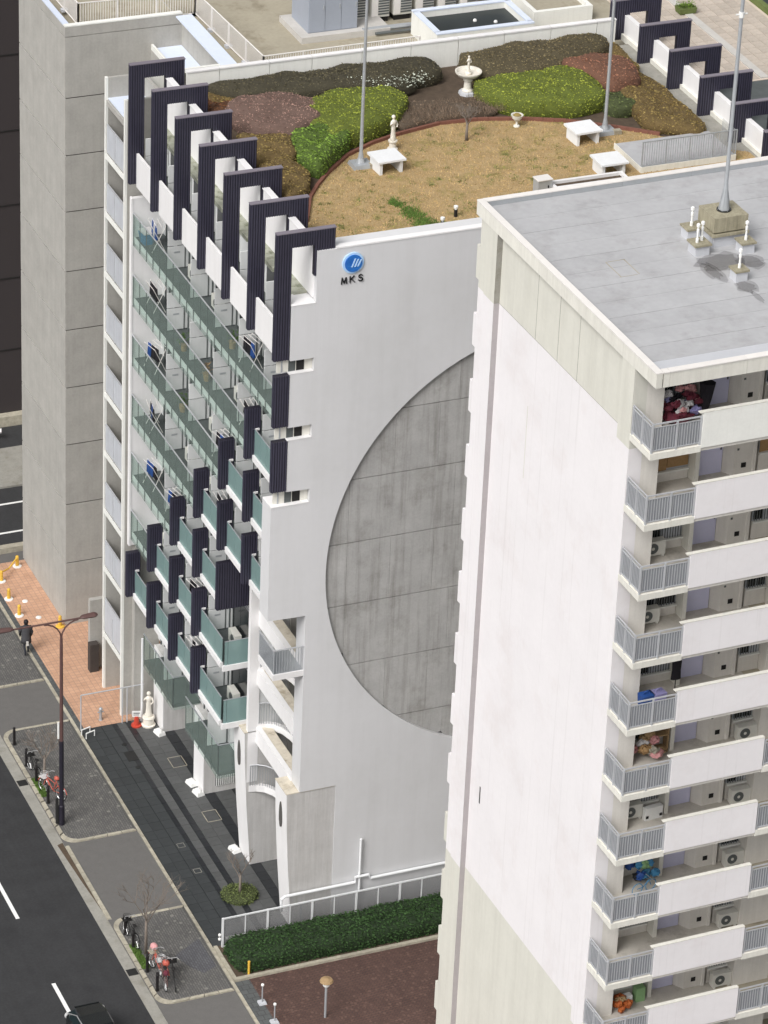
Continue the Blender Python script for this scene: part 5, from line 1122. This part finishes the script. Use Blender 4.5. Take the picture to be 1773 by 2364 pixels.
def outdoor(k, i, y):
    z = S[k]; t = thing('outdoor_unit', 'pale outdoor air conditioner on the %s glass balcony row, %s bay from the concrete tower' % (ORD[k], BAY[i]), 'air conditioner', (1.15, y, z+.01), 0, 'air conditioners on the glass balconies')
    MB().box(-.15, .15, -.38, .38, .06, .62).build('case', 'ac', t); MB().tube([(-.15, -.1, .34), (-.165, -.1, .34)], .21, 16).build('fan_grille', 'steel_dark', t); MB().box(-.12, .12, -.3, .3, 0, .06).build('feet', 'steel_dark', t)
def pots(k, i, y):
    z = S[k]; t = thing('potted_plant', 'potted plant on the %s glass balcony row, %s bay from the concrete tower' % (ORD[k], BAY[i]), 'plant', (.55, y, z), 0, 'potted plants on the glass balconies')
    MB().lathe((0, 0), [(.12, 0), (.17, .28), (.18, .3), (.15, .3)], 12).build('pot', 'wood', t); mb = MB()
    for _ in range(90):
        a = rb.uniform(0, 6.28); r = rb.uniform(0, .28); p = Vector((r*math.cos(a), r*math.sin(a), .35+rb.random()*.45)); d = Vector((rb.gauss(0, 1), rb.gauss(0, 1), rb.gauss(0, 1))).normalized()*.07; w_ = d.cross(Vector((.2, .1, 1)))*.5; mb.add([p-d, p+w_, p+d, p-w_], [(0, 1, 2, 3)])
    mb.build('foliage', 'leafy' if i % 2 else 'wood', t, kind='stuff')
def crate(k, i, y, m='blue'):
    z = S[k]; t = thing('storage_tub', '%s storage tub on the %s glass balcony row, %s bay from the concrete tower' % ({'blue': 'blue', 'yellow': 'yellow', 'blue_deep': 'dark blue'}[m], ORD[k], BAY[i]), 'tub', (.5, y, z), .1); MB().tbox((0, 0), (.2, .26), (.25, .31), 0, .5).build('tub', m, t); MB().tbox((0, 0), (.26, .32), (.26, .32), .5, .54).build('lid', 'cloth_white' if m == 'blue' else m, t)
for k, i, f_ in ((0, 0, 'r'), (0, 2, 'a'), (0, 4, 'r'), (1, 0, 'r'), (1, 1, 'p'), (1, 2, 'p'), (2, 0, 'r'), (2, 3, 'r'), (2, 4, 'a'), (3, 0, 'r'), (3, 2, 'a'), (3, 1, 'a'), (4, 0, 'r'), (4, 1, 'r'), (1, 4, 'r'), (0, 3, 'p'), (0, 1, 'a'), (1, 3, 'a'), (2, 1, 'p'), (2, 2, 'a'), (3, 3, 'r'), (5, 0, 'a'), (5, 2, 'r'), (5, 3, 'a'), (6, 2, 'r'), (6, 3, 'a'), (4, 3, 'a')):
    y = PY[i]-(.75 if f_ == 'r' else 1.4 if f_ == 'a' else 1.9)
    {'r': rack, 'a': outdoor, 'p': pots}[f_](k, i, y)
crate(0, 0, -9.25); crate(4, 3, PY[3]-1.9, 'blue_deep'); crate(3, 5, PY[5]-1.3, 'yellow')
# tower balconies
FLW = ('top', 'second', 'third', 'fourth', 'fifth', 'sixth', 'seventh', 'eighth', 'ninth', 'tenth', 'eleventh', 'twelfth')
def tower_ac(k, x, y, lab):
    t = thing('outdoor_unit', lab, 'air conditioner', wp(x, y, FZ[k]+.008), .018, 'air conditioners on the tower balconies')
    MB().box(-.38, .38, -.14, .14, .07, .62).build('case', 'ac', t); MB().tube([(-.1, -.14, .35), (-.1, -.155, .35)], .2, 16).build('fan_grille', 'steel_dark', t); MB().tube([(-.1, -.155, .35), (-.1, -.16, .35)], .06, 10).build('fan_hub', 'ac', t)
    for s in (-.3, .3): MB().box(s-.04, s+.04, -.14, .14, 0, .07).build('foot', 'ac', t)
for k in (2, 3, 6): tower_ac(k, 1.62, 2.15, 'air conditioner inside the corner balcony, %s storey from the roof' % FLW[k])
for k in (0, 5, 6, 7, 8, 9, 10, 11): tower_ac(k, 5.72, 1.72, 'air conditioner below the second window of the tower, %s storey from the roof' % FLW[k])
def heap(name, label, cat, k, items):
    t = thing(name, label, cat, wp(0, 0, FZ[k]+.008), .018)
    for nm, m, x, y, z, r, sq in items:
        g_ = MB().ball((x, y, z), r, 9, 6, sq); g_.v = [(a+rb.uniform(-.3, .3)*r, b+rb.uniform(-.3, .3)*r, max(.0, c+rb.uniform(-.35, .35)*r)) for a, b, c in g_.v]; g_.build(nm, m, t)
heap('laundry_heap', 'heap of red and purple laundry in the top corner balcony', 'laundry', 0, [('garment', rb.choice(('cloth_red', 'cloth_red', 'cloth_purple', 'cloth_black', 'cloth_pink', 'cloth_white')), 1.35+rb.random()*1.2, 1.4+rb.random()*.7, .35+rb.random()*.65, .10+rb.random()*.08, (1.4, .8, .7)) for _ in range(34)]+[('basket', 'cloth_red', 1.9, 1.7, .2, .5, (1.3, .7, .4))])
um = thing('folded_parasol', 'black folded parasol leaning beside the laundry in the top corner balcony', 'parasol', wp(2.75, 1.5, FZ[0]), .018); MB().tube([(0, 0, 0), (.05, .1, 1.5)], .02, 6).build('shaft', 'dark', um); MB().tube([(.0, .0, .35), (.03, .06, .8), (.08, .1, 1.35)], [.1, .2, .28], 9).build('canopy', 'cloth_black', um)
def bags(k, x, m, lab):
    t = thing('storage_bag', lab, 'bag', wp(x, 1.2, FZ[k]+.008), .1); MB().tbox((0, 0), (.22, .18), (.25, .2), 0, .45).build('bag', m, t); MB().torus((0, 0, .46), .12, .02, 'Y', 10, 4).build('handle', m, t)
bags(4, 1.75, 'cloth_purple', 'large lilac storage bag in the fifth storey corner balcony'); bags(4, 1.3, 'blue_deep', 'dark blue bag left of the large lilac bag')
ct = thing('hanging_coat', 'black coat hung in the fifth storey corner balcony', 'coat', wp(2.62, 1.6, FZ[4]+.008), 0); MB().tube([(0, 0, 0), (0, 0, 1.75)], .02, 6).build('stand', 'dark', ct); ovals([(0, 0, .55, .2, .09), (0, 0, .9, .17, .09), (0, 0, 1.25, .19, .09), (0, 0, 1.4, .06, .05)]).build('coat', 'cloth_black', ct)
heap('storage_pile', 'pile of boxes, cushions and wood in the sixth storey corner balcony', 'storage', 5, [('cushion', rb.choice(('cloth_white', 'bamboo', 'wood', 'kerb', 'cloth_pink')), 1.35+rb.random()*.9, 1.5+rb.random()*.6, .2+rb.random()*.8, .2, (1.2, .9, .6)) for _ in range(14)])
sh_ = thing('shelf', 'brown storage shelf in the sixth storey corner balcony', 'shelf', wp(2.4, 2.1, FZ[5]+.008), 0)
for z in (.1, .7, 1.3): MB().box(-.35, .35, -.18, .18, z, z+.04).build('board', 'wood', sh_)
for x in (-.35, .31): MB().box(x, x+.04, -.18, .18, 0, 1.7).build('upright', 'wood', sh_)
bxw = thing('white_crate', 'tilted white crate in the seventh storey corner balcony', 'crate', wp(2.35, 1.9, FZ[6]+.01), .1); MB().tbox((0, 0), (.36, .1), (.36, .1), 0, .5).build('crate', 'stone_white', bxw)
for x in (-.28, .28): MB().box(x-.05, x+.05, -.12, -.10, .1, .2).build('corner', 'dark', bxw)
heap('pool_toys', 'blue inflatables and hoops piled in the eighth storey corner balcony', 'toys', 7, [('float', rb.choice(('blue', 'blue', 'blue_deep', 'dark', 'teal_box')), 1.6+rb.random()*1.05, 1.6+rb.random()*.5, .35+rb.random()*.6, .17, (1.1, .8, .9)) for _ in range(13)])
hp = thing('bicycle', 'small blue child bicycle in the eighth storey corner balcony', 'bicycle', wp(1.9, 1.25, FZ[7]+.01), .2)
for x in (-.3, .3): MB().torus((x, 0, .25), .23, .02, 'Y', 18, 4).build('wheel', 'blue', hp)
MB().tube([(-.3, 0, .25), (-.05, 0, .25), (.2, 0, .5), (.3, 0, .25)], .018, 5).build('frame', 'blue', hp); MB().tube([(.2, -.2, .62), (.2, .2, .62)], .015, 5).build('handlebar', 'chrome', hp)
heap('orange_heap', 'heap of orange and red toys in the tenth storey corner balcony', 'toys', 9, [('toy', rb.choice(('orange', 'orange', 'red', 'wood')), 1.35+rb.random()*.5, 1.4+rb.random()*.5, .15+rb.random()*.5, .14, (1.1, .9, .8)) for _ in range(14)])
gb = thing('green_box', 'green and white boxes in the tenth storey corner balcony', 'box', wp(2.5, 2.0, FZ[9]+.01), 0); MB().tbox((0, 0), (.18, .16), (.18, .16), 0, .6).build('box', 'teal_box', gb); MB().tbox((-.5, -.1), (.14, .12), (.14, .12), 0, .4).build('box', 'stone_white', gb)
dup = [l for l, v in LABELS.items() if len(v) > 1]
if dup: print('DUPLICATE LABELS', dup)
